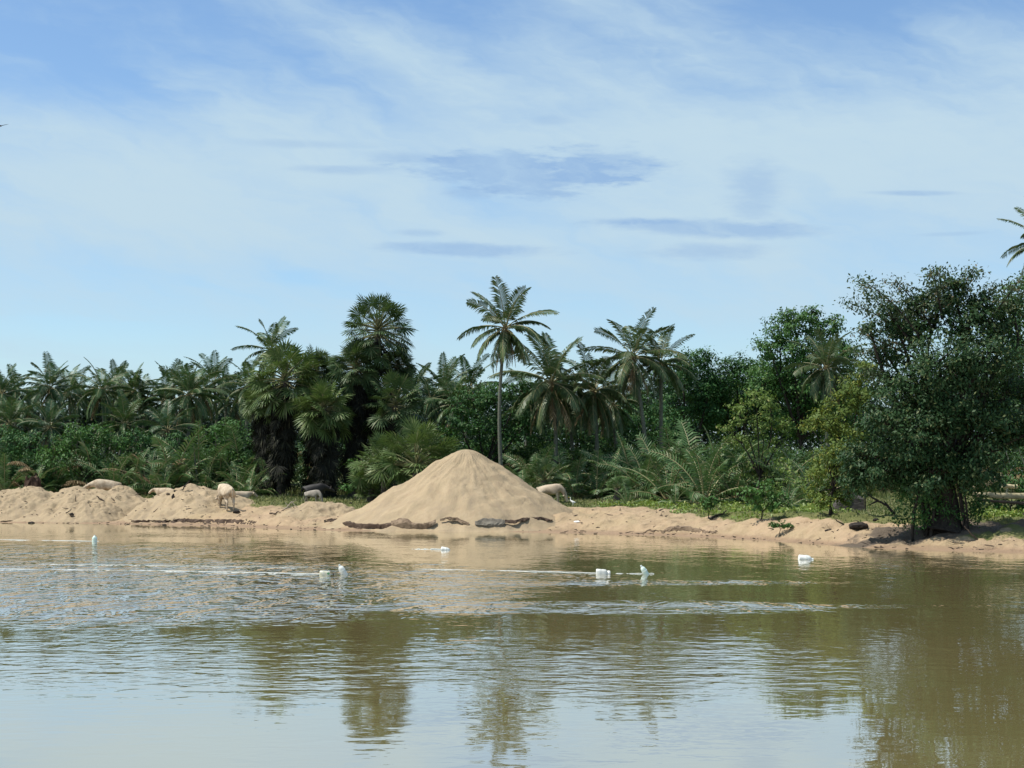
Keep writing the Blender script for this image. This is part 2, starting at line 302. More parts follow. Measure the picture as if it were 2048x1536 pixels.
# water: brown, slightly turbid, with wind-ruffled patches and calm patches
def watermat():
    m, n = mat('river_water')
    pos = n.add('ShaderNodeNewGeometry').outputs['Position']
    s = n.add('ShaderNodeSeparateXYZ', {0: pos}); x, y = s.outputs[0], s.outputs[1]
    big = n.noise(n.vec(n.m('MULTIPLY', x, .06), n.m('MULTIPLY', y, .11), 0), 1.0, 3, .6)
    def patch(x0, y0, rx, ry, amt):
        wob = n.m('SUBTRACT', n.noise(n.vec(n.m('MULTIPLY', x, .35), n.m('MULTIPLY', y, .35), 2), 1, 4, .65), .5)
        dx = n.m('DIVIDE', n.m('SUBTRACT', x, x0), rx); dy = n.m('DIVIDE', n.m('SUBTRACT', y, y0), ry)
        d = n.m('SQRT', n.m('ADD', n.m('MULTIPLY', dx, dx), n.m('MULTIPLY', dy, dy)))
        d = n.m('ADD', d, n.m('MULTIPLY', wob, 1.1))
        return n.m('MULTIPLY', n.mapr(d, 1.25, .6, 0, 1, True), amt)
    A = n.m('ADD', .06, n.m('MULTIPLY', n.mapr(big, .45, .68), .10))
    for p in ((-12, 43, 13, 12, .75), (-7.5, 34, 6, 4.0, .60), (2.0, 34.8, 5.5, 1.8, .85), (3.5, 43, 4.5, 1.2, .55), (-22, 62, 14, 9, .45), (-16, 80, 12, 4, .25), (-5.5, 24, 7, 4.5, .16), (1.5, 24, 4, 4, .18), (8, 35, 3, .6, .2)):
        A = n.m('ADD', A, patch(*p))
    near = n.mapr(y, 14, 23, .34, 1.0)
    A = n.m('MULTIPLY', A, near)
    A = n.m('MULTIPLY', A, n.mapr(y, 56, 84, 1.0, .45))
    A4 = n.m('MULTIPLY', n.mapr(y, 22, 36), .24)
    def height(ox, oy):
        xx = n.m('ADD', x, ox); yy = n.m('ADD', y, oy)
        w1 = n.noise(n.vec(xx, n.m('MULTIPLY', yy, 1.5), 0), 1.5, 2, .5, .35)
        w2 = n.noise(n.vec(n.m('MULTIPLY', xx, 1.1), n.m('MULTIPLY', yy, 1.8), 7), 3.0, 2, .5, .4)
        w3 = n.noise(n.vec(n.m('MULTIPLY', xx, .5), n.m('MULTIPLY', yy, 1.0), 4), .8, 2, .5)
        w4 = n.noise(n.vec(n.m('MULTIPLY', xx, .95), n.m('MULTIPLY', yy, .42), 9), 1.15, 3, .6, .6)
        return n.m('ADD', n.m('MULTIPLY', n.m('ADD', n.m('MULTIPLY', w4, A4), n.m('ADD', n.m('MULTIPLY', w1, .050), n.m('MULTIPLY', w2, .018))), A), n.m('MULTIPLY', w3, .004))
    # slope of the ripples by finite differences over 2 cm, in world space
    h0, hx, hy = height(0, 0), height(.02, 0), height(0, .02)
    nv = n.vec(n.m('MULTIPLY', n.m('SUBTRACT', h0, hx), 50.0), n.m('SUBTRACT', n.m('MINIMUM', n.m('MULTIPLY', n.m('SUBTRACT', h0, hy), 50.0), .022), n.m('MULTIPLY', A, .008)), 1.0)
    bp = n.add('ShaderNodeVectorMath', {0: nv}, operation='NORMALIZE')
    mud = n.mix(n.mapr(big, .35, .65), (.195, .168, .068), (.22, .178, .078))
    # the bank's shallows show the sand through the water
    fr = n.m('MULTIPLY', .96, n.m('POWER', n.add('ShaderNodeFresnel', {'IOR': 1.333, 'Normal': bp.outputs[0]}).outputs[0], .40))
    df = n.add('ShaderNodeBsdfDiffuse', {'Color': mud, 'Normal': bp.outputs[0]}); gl = n.add('ShaderNodeBsdfGlossy', {'Color': (1, 1, 1, 1), 'Roughness': .015, 'Normal': bp.outputs[0]})
    out(n, n.add('ShaderNodeMixShader', {0: fr, 1: df.outputs[0], 2: gl.outputs[0]}).outputs[0]); return m
M['water'] = watermat()

# ------------------------------------------------------------------ terrain
shore_px = [(-400, 1043), (0, 1046), (200, 1047.5), (400, 1052), (550, 1058), (690, 1062), (850, 1063.5), (1000, 1063), (1200, 1068), (1400, 1074), (1600, 1086), (1750, 1097), (1900, 1102), (2048, 1106), (2500, 1116)]
_sx, _sy = [], []
for px, py in shore_px:
    d = ray(px, py); t = -CAM_Z / d[2]; _sx.append(d[0] * t); _sy.append(d[1] * t)
def shore(x): return np.interp(x, _sx, _sy)
def terrain(x, y, noise=True):
    x = np.asarray(x, float); y = np.asarray(y, float)
    t = y - shore(x) + (.9 * fbm(x * .16, y * 0 + 3.3, 3) if noise else 0)
    # cut bank: a little scarp behind a flat wet shelf
    cut = sstep(-20.5, -18.5, x) * sstep(-11.5, -13, x) + .8 * sstep(4.5, 6.0, x) * sstep(10.5, 8.5, x) + .35
    z = np.where(t < 0, np.maximum(t * .09, -1.6), 0)
    z = z + .09 * sstep(-.2, 2.0, t) + .32 * cut * sstep(2.0, 2.7, t) + (.62 - .25 * cut) * sstep(2.0, 6.0, t) + .30 * sstep(5, 11, t)
    z = z + .028 * np.clip(y - 100, 0, 34) * sstep(6, 14, t)
    z = z + .35 * sstep(-18, -26, x) * sstep(3, 6, t) * sstep(11, 7, t)          # the left bank is a low ridge of dumped sand
    near = sstep(12, 4, y); z = z * (1 - near) + near * 1.15
    if noise:
        sand = sstep(.5, 2.5, t) * sstep(20, 11, t)
        z = z + sand * (.24 * fbm(x * .42, y * .42, 3) +   .20 * fbm(x * 1.5 + 9, y * 1.5, 3) - .16 * np.abs(fbm(x * .8 + 5, y * 1.1, 3)) - .10 * sstep(.10, .22, fbm(x * 2.2 + 50, y * 2.2, 2))) + .05 * sstep(0, 1, t) * fbm(x * 3.1, y * 3.1, 3) * sstep(60, 20, t)
        z = z + sstep(150, 400, y) * 6 * fbm(x * .01, y * .01, 3)
    return z
def gz(x, y): return float(terrain(x, y))
xa = np.concatenate([-np.geomspace(1500, 46, 24), np.arange(-45, 30.01, .17), np.geomspace(31, 1500, 24)])
ya = np.concatenate([[-800, -200, -60, -20, -6], np.arange(-2, 55, 2.0), np.arange(55.5, 112, .17), np.arange(112.5, 135, .6), np.geomspace(136, 3500, 40)])
XX, YY = np.meshgrid(xa, ya); ZZ = terrain(XX, YY)
nx, ny = len(xa), len(ya)
i = (np.arange(ny - 1)[:, None] * nx + np.arange(nx - 1)[None]); q = np.stack([i, i + 1, i + nx + 1, i + nx], -1).reshape(-1, 4)
mb = MB(); mb.add(np.stack([XX, YY, ZZ], -1), q, 0, True)
ground = kind(mb.build('ground', M['sand']), 'structure')
def grassmask(x, y):
    t = y - shore(x)
    lim = np.interp(x, [-36, -24, -19, -15.5, -12, -8, -3, 3, 6, 9, 11, 14, 20], [13, 12.5, 11.5, 9.0, 8.5, 9.5, 14, 17, 15, 9.5, 6.5, 7.5, 6.5])
    g = sstep(-1.4, 1.6, t - lim + 2.2 * fbm(x * .25, y * .25, 3))
    pat = sstep(.06, .32, fbm(x * .45 + 40, y * .3, 3)) * sstep(6.5, 8.5, x) * sstep(2.5, 4, t) * .9
    return np.maximum(g, pat)
def dirtmask(x, y):
    c = P(1890, 1048, 66)
    return sstep(1.2, .45, np.sqrt(((x - c[0]) / 5.2) ** 2 + ((y - c[1] - .8) / 2.4) ** 2) + .5 * fbm(x * .8, y * .8, 3))
for nm, fn in (('grass', grassmask), ('dirt', dirtmask)):
    at = ground.data.attributes.new(nm, 'FLOAT', 'POINT'); at.data.foreach_set('value', fn(XX, YY).astype(np.float32).ravel())
mb = MB(); mb.add([(-1500, -800, 0), (1500, -800, 0), (1500, 150, 0), (-1500, 150, 0)], [[0, 1, 2, 3]])
kind(mb.build('water', M['water']), 'structure')

# ------------------------------------------------------------------ sand heaps
HEAPS = []
def heap(name, label, px, py, D, rx, ry, seed, conc=1.0, topr=.06, gully=.0, lop=(0, 0), group=None, basez=None):
    top = P(px, py, D); cx, cy = top[0], top[1]
    zb = gz(cx, cy) if basez is None else basez
    H = top[2] - zb; nr, na = (80, 200) if gully else (56, 140)
    s = np.linspace(0, 1.15, nr); th = np.linspace(0, 2 * math.pi, na, endpoint=False); S, T = np.meshgrid(s, th, indexing='ij')
    rr = 1 + (.16 if gully else .10) * fbm(np.cos(T) * 1.4 + seed, np.sin(T) * 1.4, 3) + lop[0] * np.cos(T) + lop[1] * np.sin(T)
    x = cx + rx * S * rr * np.cos(T); y = cy + ry * S * rr * np.sin(T)
    prof = np.maximum(1 - np.sqrt(S * S + topr * topr) + topr, -.2); prof = np.sign(prof) * np.abs(prof) ** conc
    prof = prof / prof.max()
    z = (zb if basez is not None else terrain(x, y) - .10 * sstep(.5, 1, S)) + H * prof
    z = z + (min(H * (.10 if gully else .05), .26) * fbm(x * .9 + seed, y * .9, 3) + (.05 if gully else .075) * fbm(x * 2.6, y * 2.6 + seed, 4) - .03 * sstep(.1, .2, fbm(x * 2.4 + 20, y * 2.4, 2))) * sstep(0, .18, S)
    if gully:
        ang = T + .25 * fbm(S * 3, T * 2, 2)
        z = z + gully * sstep(.02, .3, S) * sstep(1.2, .8, S) * (np.abs(vnoise(ang * 5.5, S * 1.2 + seed)) - .2 + .5 * np.abs(vnoise(ang * 14, S * 1.8)) - .12 + .45 * vnoise(ang * 34, S * 5))
    if basez is None: z = np.where(S > 1.0, z - 1.2 * (S - 1.0), z)
    idx = np.arange(nr - 1)[:, None] * na + np.arange(na)[None]; k = np.arange(nr - 1)[:, None] * na + (np.arange(na)[None] + 1) % na
    f = np.stack([idx, k, k + na, idx + na], -1).reshape(-1, 4)
    base = np.array([cx, cy, zb])
    mb = MB(); mb.add(np.stack([x, y, z], -1) - base, f[:, ::-1], 0, True)
    o = mb.build(name, M['heap'], None, base); tag(o, label, 'sand heap', group)
    o.data.flip_normals() if o.data.polygons[na * 5].normal.z < 0 else None
    HEAPS.append((cx, cy, zb, H, rx, ry, conc, topr))
    return o
def surf(x, y):
    z = terrain(x, y)
    for cx, cy, zb, H, rx, ry, conc, topr in HEAPS:
        s = np.sqrt(((x - cx) / rx) ** 2 + ((y - cy) / ry) ** 2)
        p = np.maximum(1 - np.sqrt(s * s + topr * topr) + topr, 0) ** conc
        z = np.maximum(z, np.where(s < 1, (zb if zb < .1 else terrain(x, y)) + H * p, -9))
    return z
heap('sand_pile', 'tall conical pile of tan sand at the water edge, far the biggest heap', 934, 899, 91.5, 7.1, 6.6, 3.1, conc=1.12, topr=.10, gully=.17, basez=.02)
LG = 'low heaps of dumped sand on the left bank'
heap('sand_mound', 'broad low sand mound with a pale cow showing over its crest', 150, 979, 107, 4.6, 3.6, 1.2, 1.15, .35, group=LG)
heap('sand_mound', 'pointed sand mound sloping down towards the cow seen from behind', 377, 973, 104, 4.0, 4.6, 2.2, 1.1, .15, lop=(.05, 0), group=LG)
heap('sand_mound', 'small rounded sand mound in front with a thin stick standing on it', 168, 1001, 104.2, 2.6, 2.2, 4.4, 1.1, .25, group=LG)
heap('sand_mound', 'small rounded knoll of sand just right of the cow behind the crest', 240, 972, 109.5, 1.7, 1.8, 5.4, 1.0, .4, group=LG)
heap('sand_mound', 'low flat sand mound at the left edge of the bank below the brown stump', 25, 984, 107, 3.6, 2.6, 6.4, 1.0, .5, group=LG)
heap('sand_mound', 'low sand hump in front of the grey calf', 632, 1003, 95.5, 2.2, 1.8, 7.4, 1.0, .4, group=LG)
def hit(px, py):
    d = ray(px, py); o = np.array([0, 0, CAM_Z]); ts = np.arange(50, 135, .05) / d[1]
    pts = o + ts[:, None] * d; z = surf(pts[:, 0], pts[:, 1]); k = np.where(pts[:, 2] <= z)[0]
    return pts[k[0]] if len(k) else pts[-1]

# ------------------------------------------------------------------ coconut palms
def frond(mb, base, az, el0, L, bend, n, lw, llen, rng, droop, mi=0, mr=1, twist=0.0):
    t = np.linspace(0, 1, n + 1); el = el0 - bend * t ** 1.35; ds = L / n
    ca, sa = math.cos(az), math.sin(az)
    r = np.concatenate([[0], np.cumsum(np.cos(el[:-1]) * ds)]); z = np.concatenate([[0], np.cumsum(np.sin(el[:-1]) * ds)])
    sw = rng.normal(0, .05) * L * t ** 2
    p = base + np.stack([r * ca - sw * sa, r * sa + sw * ca, z], -1)
    T = np.stack([np.cos(el) * ca, np.cos(el) * sa, np.sin(el)], -1)
    S0 = np.array([-sa, ca, 0]); Uv = np.cross(T, S0)
    tw = twist * t; S = S0 * np.cos(tw)[:, None] + Uv * np.sin(tw)[:, None]
    mb.tube(p[::3] if n % 3 == 0 else p, np.linspace(.05, .012, len(p[::3] if n % 3 == 0 else p)), 3, mr, False)
    k = np.arange(int(n * .16), n + 1); k = np.repeat(k, 2); sd = np.tile([1, -1], len(k) // 2).astype(float)
    tt = t[k]; ln = llen * np.clip(np.sin(math.pi * (.13 + .80 * tt)), .12, 1) ** .7 * rng.uniform(.8, 1.1, len(k))
    gap = rng.rand(len(k)) > .06; k, sd, tt, ln = k[gap], sd[gap], tt[gap], ln[gap]
    fw = .45 + .5 * tt
    Uk = -np.cross(T[k], S[k]); Uk *= np.sign(Uk[:, 2:3] + 1e-6)
    d1 = S[k] * sd[:, None] + T[k] * fw[:, None] + Uk * (.28 * (1 - droop)) + np.array([0, 0, -1.0]) * (droop * rng.uniform(.6, 1.2, len(k)))[:, None]
    d1 /= np.linalg.norm(d1, axis=1)[:, None]
    d2 = d1 + np.array([0, 0, -1.0]) * (.45 + .9 * droop) * rng.uniform(.5, 1.2, len(k))[:, None]; d2 /= np.linalg.norm(d2, axis=1)[:, None]
    a = p[k]; b = a + d1 * ln[:, None] * .55; c = b + d2 * ln[:, None] * .45
    Wv = T[k] * (lw * .5)
    V = np.stack([a - Wv * .6, a + Wv * .6, b + Wv, c, b - Wv], 1)
    mb.polys(V, mi)
def coco_crown(seed, nf, L, spread=(86, -62), drp=(.10, 1.0), llen=.95, lw=.105, nseg=36, dead=0, mi_dead=2, bendk=1.0):
    rng = rng_(seed); mb = MB(); az = rng.rand() * 6
    for i in range(nf):
        u = (i + .5) / nf; az += 2.39996 + rng.normal(0, .12)
        el = R(spread[0] + (spread[1] - spread[0]) * u ** .95 + rng.normal(0, 5))
        bend = R(18 + 46 * math.sin(math.pi * min(1, u * .8 + .1)) + rng.normal(0, 7)) * bendk
        if el - bend < R(-98): bend = el + R(98)
        l = L * rng.uniform(.86, 1.08) * (.78 + .22 * math.sin(math.pi * min(u * 1.3 + .15, 1)))
        frond(mb, np.array([0, 0, .25 - .35 * u]) + np.array([math.cos(az), math.sin(az), 0]) * .12, az, el, l, max(bend, .1), nseg, lw, llen * rng.uniform(.85, 1.1), rng, drp[0] + (drp[1] - drp[0]) * u, 0, 1, rng.normal(0, .5))
    for i in range(dead):
        az += 2.4; frond(mb, np.array([0, 0, -.35]), az, R(rng.uniform(-58, -40)), L * rng.uniform(.6, .85), R(38), 18, lw, llen * .8, rng, 1.0, mi_dead, mi_dead, rng.normal(0, .6))
    # fibrous heart of the crown
    mb.tube([(0, 0, -.7), (0, 0, -.2), (0, 0, .35)], [.16, .24, .10], 7, mi_dead)
    return mb
CROWN = {}
def crown_mesh(key, fn, mats):
    if key not in CROWN: CROWN[key] = fn().mesh('palm_crown', mats)
    return CROWN[key]
def trunk_mesh(base, top, r0, r1, bulge, seed, sides=8, bow=.06):
    rng = rng_(seed); H = top[2] - base[2]; n = 14; t = np.linspace(0, 1, n)
    pts = base + (top - base) * t[:, None]; off = np.array([rng.normal(0, 1), rng.normal(0, 1), 0]); off /= np.linalg.norm(off)
    pts = pts + off * (bow * H * .5) * (np.sin(math.pi * t))[:, None]
    rad = r0 + (r1 - r0) * t; rad = rad + bulge * np.exp(-t * 9)
    mb = MB(); mb.tube(pts - base, rad, sides); return mb
VAR = {  # frond arrangements shared by several palms
 'a': lambda: coco_crown(11, 24, 4.4), 'b': lambda: coco_crown(12, 28, 4.3, dead=2), 'c': lambda: coco_crown(13, 22, 4.6, spread=(84, -50)), 'd': lambda: coco_crown(14, 30, 4.2, spread=(88, -75), dead=4),
 'e': lambda: coco_crown(18, 26, 4.4, spread=(80, -70), dead=3)}
GP = 'coconut palms of the grove behind the bank'
def coconut(px, py, D, label, var, sc=1.0, rz=0.0, leafm='cocofar', basepx=None, group=GP, r=.15, seed=0, nuts=0):
    top = P(px, py, D); bx = px if basepx is None else basepx
    b = P(bx, py, D); base = np.array([b[0], D, gz(b[0], D) - .1])
    o = thing('coconut_palm', label, 'palm tree', base, group)
    trunk_mesh(base, top, r * 1.05, r * .8, .12, seed + int(px)).build('trunk', M['palmtrunk'], o)
    c = link('crown', crown_mesh((var, leafm), VAR[var], [M[leafm], M['rachis'], M['dead']]), o, top - base, rz, sc)
    if nuts:
        rng = rng_(seed + 77); mb = MB()
        for k in range(nuts):
            a = rng.rand() * 6.28; cpos = np.array([math.cos(a) * .3, math.sin(a) * .3, -.35 - rng.rand() * .3]); th = np.linspace(0, math.pi, 6)
            mb.tube(cpos + np.stack([0 * th, 0 * th, .15 * np.cos(th)], -1), .01 + .11 * np.sin(th), 7)
        mb.build('coconut_cluster', M['petiole'], o, top - base)
    return o
VAR['hero'] = lambda: coco_crown(41, 25, 3.8, spread=(84, -66), drp=(.05, .9), llen=.84, lw=.088, nseg=42, dead=0)
hero = coconut(1010, 658, 112, 'tall slender coconut palm rising alone behind the tall sand pile', 'hero', 1.0, .5, 'coco2', basepx=1007, r=.13, seed=5, nuts=7)
# dry hanging skirt under the hero's crown
def dryskirt(parent, top, seed, n, L, r=.2, m='dead'):
    rng = rng_(seed); mb = MB()
    for k in range(n):
        a = rng.rand() * 6.28; frond(mb, np.array([math.cos(a) * r * .5, math.sin(a) * r * .5, -.25 - rng.rand() * .3]), a, R(-62), L * rng.uniform(.7, 1.1), R(26), 14, .07, .32, rng, 1.0, 0, 0)
    mb.build('dry_skirt', M[m], parent, top)
dryskirt(hero, np.array(P(1010, 658, 112)) - np.array(hero.location), 3, 16, 2.3)
COCOS = [
 (4, 790, 148, 'coconut palm cut by the left edge of the photo, above the dark bush', 'a', 0.80, .2, 'cocofar'),
 (100, 778, 146, 'upright coconut palm second from the left edge, above the round bushes', 'b', 0.78, 1.4, 'cocofar'),
 (100, 856, 132, 'short coconut palm with drooping fronds hanging over the leftmost round bush', 'd', 0.66, 2.4, 'cocofar'),
 (205, 782, 144, 'coconut palm with a yellowed hanging frond, above the cow behind the crest', 'e', 0.78, 3.3, 'coco'),
 (160, 800, 160, 'small far coconut palm peeping between the two tallest palms on the left', 'a', 0.68, 4.2, 'cocofar'),
 (250, 802, 158, 'low far coconut palm behind, right of the palm with the yellowed frond', 'c', 0.66, 5.1, 'cocofar'),
 (290, 800, 152, 'thin coconut palm whose few upright fronds stick into the sky left of the bushy palm', 'c', 0.68, .9, 'cocofar'),
 (328, 806, 150, 'half hidden coconut palm touching the left side of the big bushy palm', 'b', 0.68, 2.0, 'cocofar'),
 (378, 792, 138, 'big bushy coconut palm with a dark hollow under its crown, left of the fan palms', 'd', 0.84, .7, 'coco'),
 (428, 766, 152, 'coconut palm with upright feathery top behind the big bushy palm', 'c', 0.76, 1.7, 'cocofar'),
 (474, 806, 150, 'shaggy coconut palm between the bushy palm and the fan palm clump', 'e', 0.74, 4.7, 'cocofar'),
 (60, 812, 160, 'low far coconut palm between the two leftmost crowns', 'e', 0.68, 5.7, 'cocofar'),
 (541, 702, 128, 'coconut palm whose top sticks out above the left fan palms', 'a', .72, 3.0, 'coco'),
 (888, 782, 136, 'coconut palm just right of the fan palm clump, left of the twin crown', 'a', .82, 1.1, 'coco'),
 (938, 778, 138, 'coconut palm showing between the fan palms and the tall slender palm', 'c', .78, 5.0, 'cocofar'),
 (826, 790, 134, 'coconut palm mostly hidden behind the right end of the fan palms', 'b', .8, .4, 'cocofar'),
 (1103, 768, 119, 'coconut palm with wide pale drooping fronds just right of the tall slender palm', 'd', 1.08, 2.6, 'coco2'),
 (1135, 806, 124, 'shorter coconut palm with a dark hollow crown between the two pale palms', 'b', .82, .3, 'coco'),
 (1188, 784, 121, 'coconut palm with a yellowing bunch of hanging fronds in its crown', 'e', .96, 3.9, 'coco2'),
 (1266, 716, 120, 'tall coconut palm with a leaning trunk and ragged upright fronds', 'e', .95, 5.4, 'coco2'),
 (1322, 728, 122, 'thin weathered coconut palm on a pale bare trunk beside the leafy trees', 'c', .74, 1.9, 'coco2'),
 (1652, 738, 128, 'coconut palm with pale arching fronds in front of the tall leafy tree', 'd', .88, 4.4, 'coco2'),
]
COCOS += [(32, 784, 154, 'small crowned coconut palm in the gap right of the palm cut by the left edge', 'e', 0.72, 2.2, 'cocofar'), (138, 786, 150, 'coconut palm squeezed between the second and the yellow-fronded palm from the left', 'c', 0.74, 0.5, 'coco'), (232, 776, 156, 'coconut palm peeping out at the right shoulder of the yellow-fronded palm', 'a', 0.7, 1.0, 'cocofar'), (268, 784, 150, 'narrow coconut palm with few short fronds, left of the thin upright one', 'b', 0.66, 3.6, 'coco'), (345, 776, 156, 'coconut palm top just left of the big bushy palm, against the sky', 'c', 0.72, 4.4, 'cocofar'), (405, 786, 147, 'coconut palm crown pressed against the right side of the big bushy palm', 'e', 0.76, 0.2, 'coco'), (452, 782, 156, 'small coconut crown right of the upright feathery palm', 'a', 0.7, 5.2, 'cocofar'), (500, 776, 146, 'coconut palm leaning against the left edge of the fan palm clump', 'b', 0.74, 2.9, 'coco'), (862, 800, 132, 'low dark coconut palm at the right edge of the fan palm clump', 'e', 0.72, 3.3, 'cocofar'), (912, 812, 130, 'low coconut palm under the twin crowns right of the fan palms', 'd', 0.7, 1.2, 'coco'), (1062, 806, 127, 'coconut palm in the gap between the slender trunk and the wide pale palm', 'c', 0.72, 2.5, 'coco'), (1225, 812, 126, 'short dark coconut palm left of the leaning tall palm', 'b', 0.74, 4.6, 'coco'), (20, 850, 135, 'short coconut palm above the dark shrub at the left edge', 'd', 0.72, 0.9, 'coco'), (250, 850, 134, 'short coconut palm with low fronds above the wide round shrub', 'b', 0.7, 5.5, 'coco'), (335, 862, 133, 'short drooping coconut palm below the big bushy palm, to its left', 'e', 0.7, 1.6, 'cocofar')]
for a in COCOS:
    coconut(*a, basepx={1103: 1106, 1266: 1296, 1322: 1321, 1188: 1190, 1135: 1143}.get(a[0], a[0] + rng_(a[0]).normal(0, 10)), seed=a[0])
coconut(2092, 488, 84, 'tall coconut palm reaching in at the right edge above the big dark tree', 'c', .62, 2.9, 'coco2', seed=9)

# ------------------------------------------------------------------ fan palms (toddy palms)
def fan(mb, base, az, el, pet, Rr, ns, rng, mi=0, mp=1, droop=.25, spanD=135):
    ca, sa = math.cos(az), math.sin(az); d = np.array([math.cos(el) * ca, math.cos(el) * sa, math.sin(el)])
    t = np.linspace(0, 1, 5)[:, None]; p = base + d * pet * t + np.array([0, 0, -1]) * pet * .16 * t ** 2
    mb.tube(p, np.linspace(.055, .028, 5), 3, mp, False)
    hub = p[-1]; d2 = d + np.array([0, 0, -droop]); d2 /= np.linalg.norm(d2)
    S = np.array([-sa, ca, 0]); n0 = np.cross(S, d2); roll = rng.normal(0, .55); S, n0 = S * math.cos(roll) + n0 * math.sin(roll), n0 * math.cos(roll) - S * math.sin(roll)
    ph = np.linspace(-R(spanD), R(spanD), ns); ph = ph + rng.normal(0, .02, ns); dl = R(spanD) / ns * 1.02
    ln = Rr * (1 - .22 * np.abs(ph) / R(spanD)) * rng.uniform(.9, 1.08, ns); cup = .22
    def at(r, a, off): return hub + r[:, None] * (np.cos(a)[:, None] * d2 + np.sin(a)[:, None] * S) + n0 * (off + cup * r * np.abs(np.sin(a * .5)))[:, None]
    pl = np.where(np.arange(ns) % 2, .03, -.03) * Rr
    tip = at(ln, ph, pl * 0) + np.array([0, 0, -1]) * (.10 * Rr * rng.uniform(.3, 1.6, ns))[:, None]
    V = np.stack([np.broadcast_to(hub, (ns, 3)), at(ln * .58, ph - dl, pl), tip, at(ln * .58, ph + dl, pl)], 1)
    mb.polys(V, mi)
def fan_crown(seed, n, pet, Rr, lo=-50, ns=26, deadn=0, var=(.75, 1.12)):
    rng = rng_(seed); mb = MB(); az = rng.rand() * 6
    for i in range(n):
        u = (i + .5) / n; az += 2.39996 + rng.normal(0, .15); s = math.sin(R(88)) + (math.sin(R(lo)) - math.sin(R(88))) * u
        fan(mb, np.array([0, 0, .3 - .6 * u]), az, math.asin(max(-1, min(1, s))) + rng.normal(0, .08), pet * rng.uniform(*var), Rr * rng.uniform(.85, 1.1), ns, rng, droop=.15 + .5 * u)
    for i in range(deadn):
        az += 2.4; fan(mb, np.array([0, 0, -.4 - rng.rand() * .5]), az, R(rng.uniform(-75, -55)), pet * .9, Rr * .85, 16, rng, 2, 2, .8, 80)
    return mb
FM = {}
def fan_mesh(key, m):
    if (key, m) not in FM:
        fn = {'tall': lambda: fan_crown(71, 60, 1.68, .88, -38, 26, 0, (.90, 1.05)), 'round': lambda: fan_crown(72, 64, 1.4, 1.1, -45), 'loose': lambda: fan_crown(73, 48, 1.5, 1.1, -45),
              'bush': lambda: fan_crown(74, 46, 2.0, 1.15, 6, 28), 'small': lambda: fan_crown(75, 26, 1.5, .95, 12, 24)}[key]
        FM[(key, m)] = fn().mesh('fan_crown', [M[m], M['petiole'], M['fandead']])
    return FM[(key, m)]
GF = 'fan palms of the clump left of the sand pile'
def fanpalm(px, py, D, rpx, label, key, m='fan', skirt=0.0, basepx=None, tr=.24, rz=0.0, seed=0):
    top = P(px, py, D); b = P(basepx or px, py, D); base = np.array([b[0], D, gz(b[0], D) - .1])
    o = thing('fan_palm', label, 'palm tree', base, GF)
    trunk_mesh(base, top, tr, tr * .85, .1, seed + 3, 9, .03).build('trunk', M['fantrunk'], o)
    link('crown', fan_mesh(key, m), o, top - base, rz, rpx * mpp(D) / 2.2)
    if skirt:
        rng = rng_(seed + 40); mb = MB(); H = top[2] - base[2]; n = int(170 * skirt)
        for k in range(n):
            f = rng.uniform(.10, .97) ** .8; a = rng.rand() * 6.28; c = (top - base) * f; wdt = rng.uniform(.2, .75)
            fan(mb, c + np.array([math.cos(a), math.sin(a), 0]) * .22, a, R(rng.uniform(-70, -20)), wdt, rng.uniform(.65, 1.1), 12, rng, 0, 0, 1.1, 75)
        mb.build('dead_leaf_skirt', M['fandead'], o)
    return o
fanpalm(757, 662, 116, 74, 'tallest fan palm with a round open crown against the sky', 'tall', 'fan', .5, 735, .26, .3, 1)
fanpalm(796, 730, 117.5, 38, 'fan palm with dark crown tucked under the tallest round crown', 'round', 'fan', .3, 752, .22, 1.3, 2)
fanpalm(712, 735, 115, 58, 'dark fan palm leaning against the tallest one, at the centre of the clump', 'round', 'fan', 1.0, 706, .26, 2.2, 3)
fanpalm(570, 762, 115, 78, 'wide pale green fan palm at the left end of the clump', 'loose', 'fanbright', 1.2, 562, .28, .9, 4)
fanpalm(632, 742, 118, 50, 'fan palm crown filling the gap between the left end and the centre of the clump', 'round', 'fan', .5, 630, .24, 4.0, 5)
fanpalm(530, 800, 116.5, 46, 'lower fan palm at the left edge of the clump with drying fans', 'loose', 'fanbright', .9, 545, .22, 5.0, 6)
fanpalm(648, 818, 113, 64, 'bright green fan palm low in the middle of the clump over dark dead leaves', 'round', 'fanbright', 1.2, 652, .28, 3.1, 7)
fanpalm(790, 812, 114, 66, 'yellowish fan palm at the right end of the clump above the bushy one', 'loose', 'fan', .6, 770, .24, 1.9, 8)
def fanbush(px, py, D, rpx, label, key, m, rz, stretch=(1, 1, 1)):
    b = P(px, py, D); base = np.array([b[0], D, gz(b[0], D)])
    o = thing('young_fan_palm', label, 'palm', base, 'young fan palms without trunks')
    k = rpx * mpp(D) / 2.4
    mb = MB(); mb.tube([(0, 0, -.1), (0, 0, .5 * k), (0, 0, max(.9, b[2] - base[2]))], [.3, .28, .16], 8); mb.build('stem', M['fantrunk'], o)
    link('crown', fan_mesh(key, m), o, (0, 0, max(b[2] - base[2], .2)), rz, tuple(k * s for s in stretch))
fanbush(770, 945, 106, 68, 'bushy trunkless fan palm left of the tall sand pile, partly behind its left slope', 'bush', 'fanbright', 0)
fanbush(832, 935, 104, 84, 'largest bushy fan palm right behind the left slope of the tall sand pile', 'bush', 'fanbright', 2.0)
fanbush(742, 990, 107, 40, 'small fan palm tuft at the grass, left foot of the bushy fan palms', 'small', 'fanbright', 4.0)
fanbush(1088, 962, 107, 54, 'young fan palm above the cow standing right of the sand pile', 'small', 'fan', 1.0)
fanbush(1235, 978, 105, 34, 'small bright young palm right of the cow by the pile', 'small', 'young', 3.0)

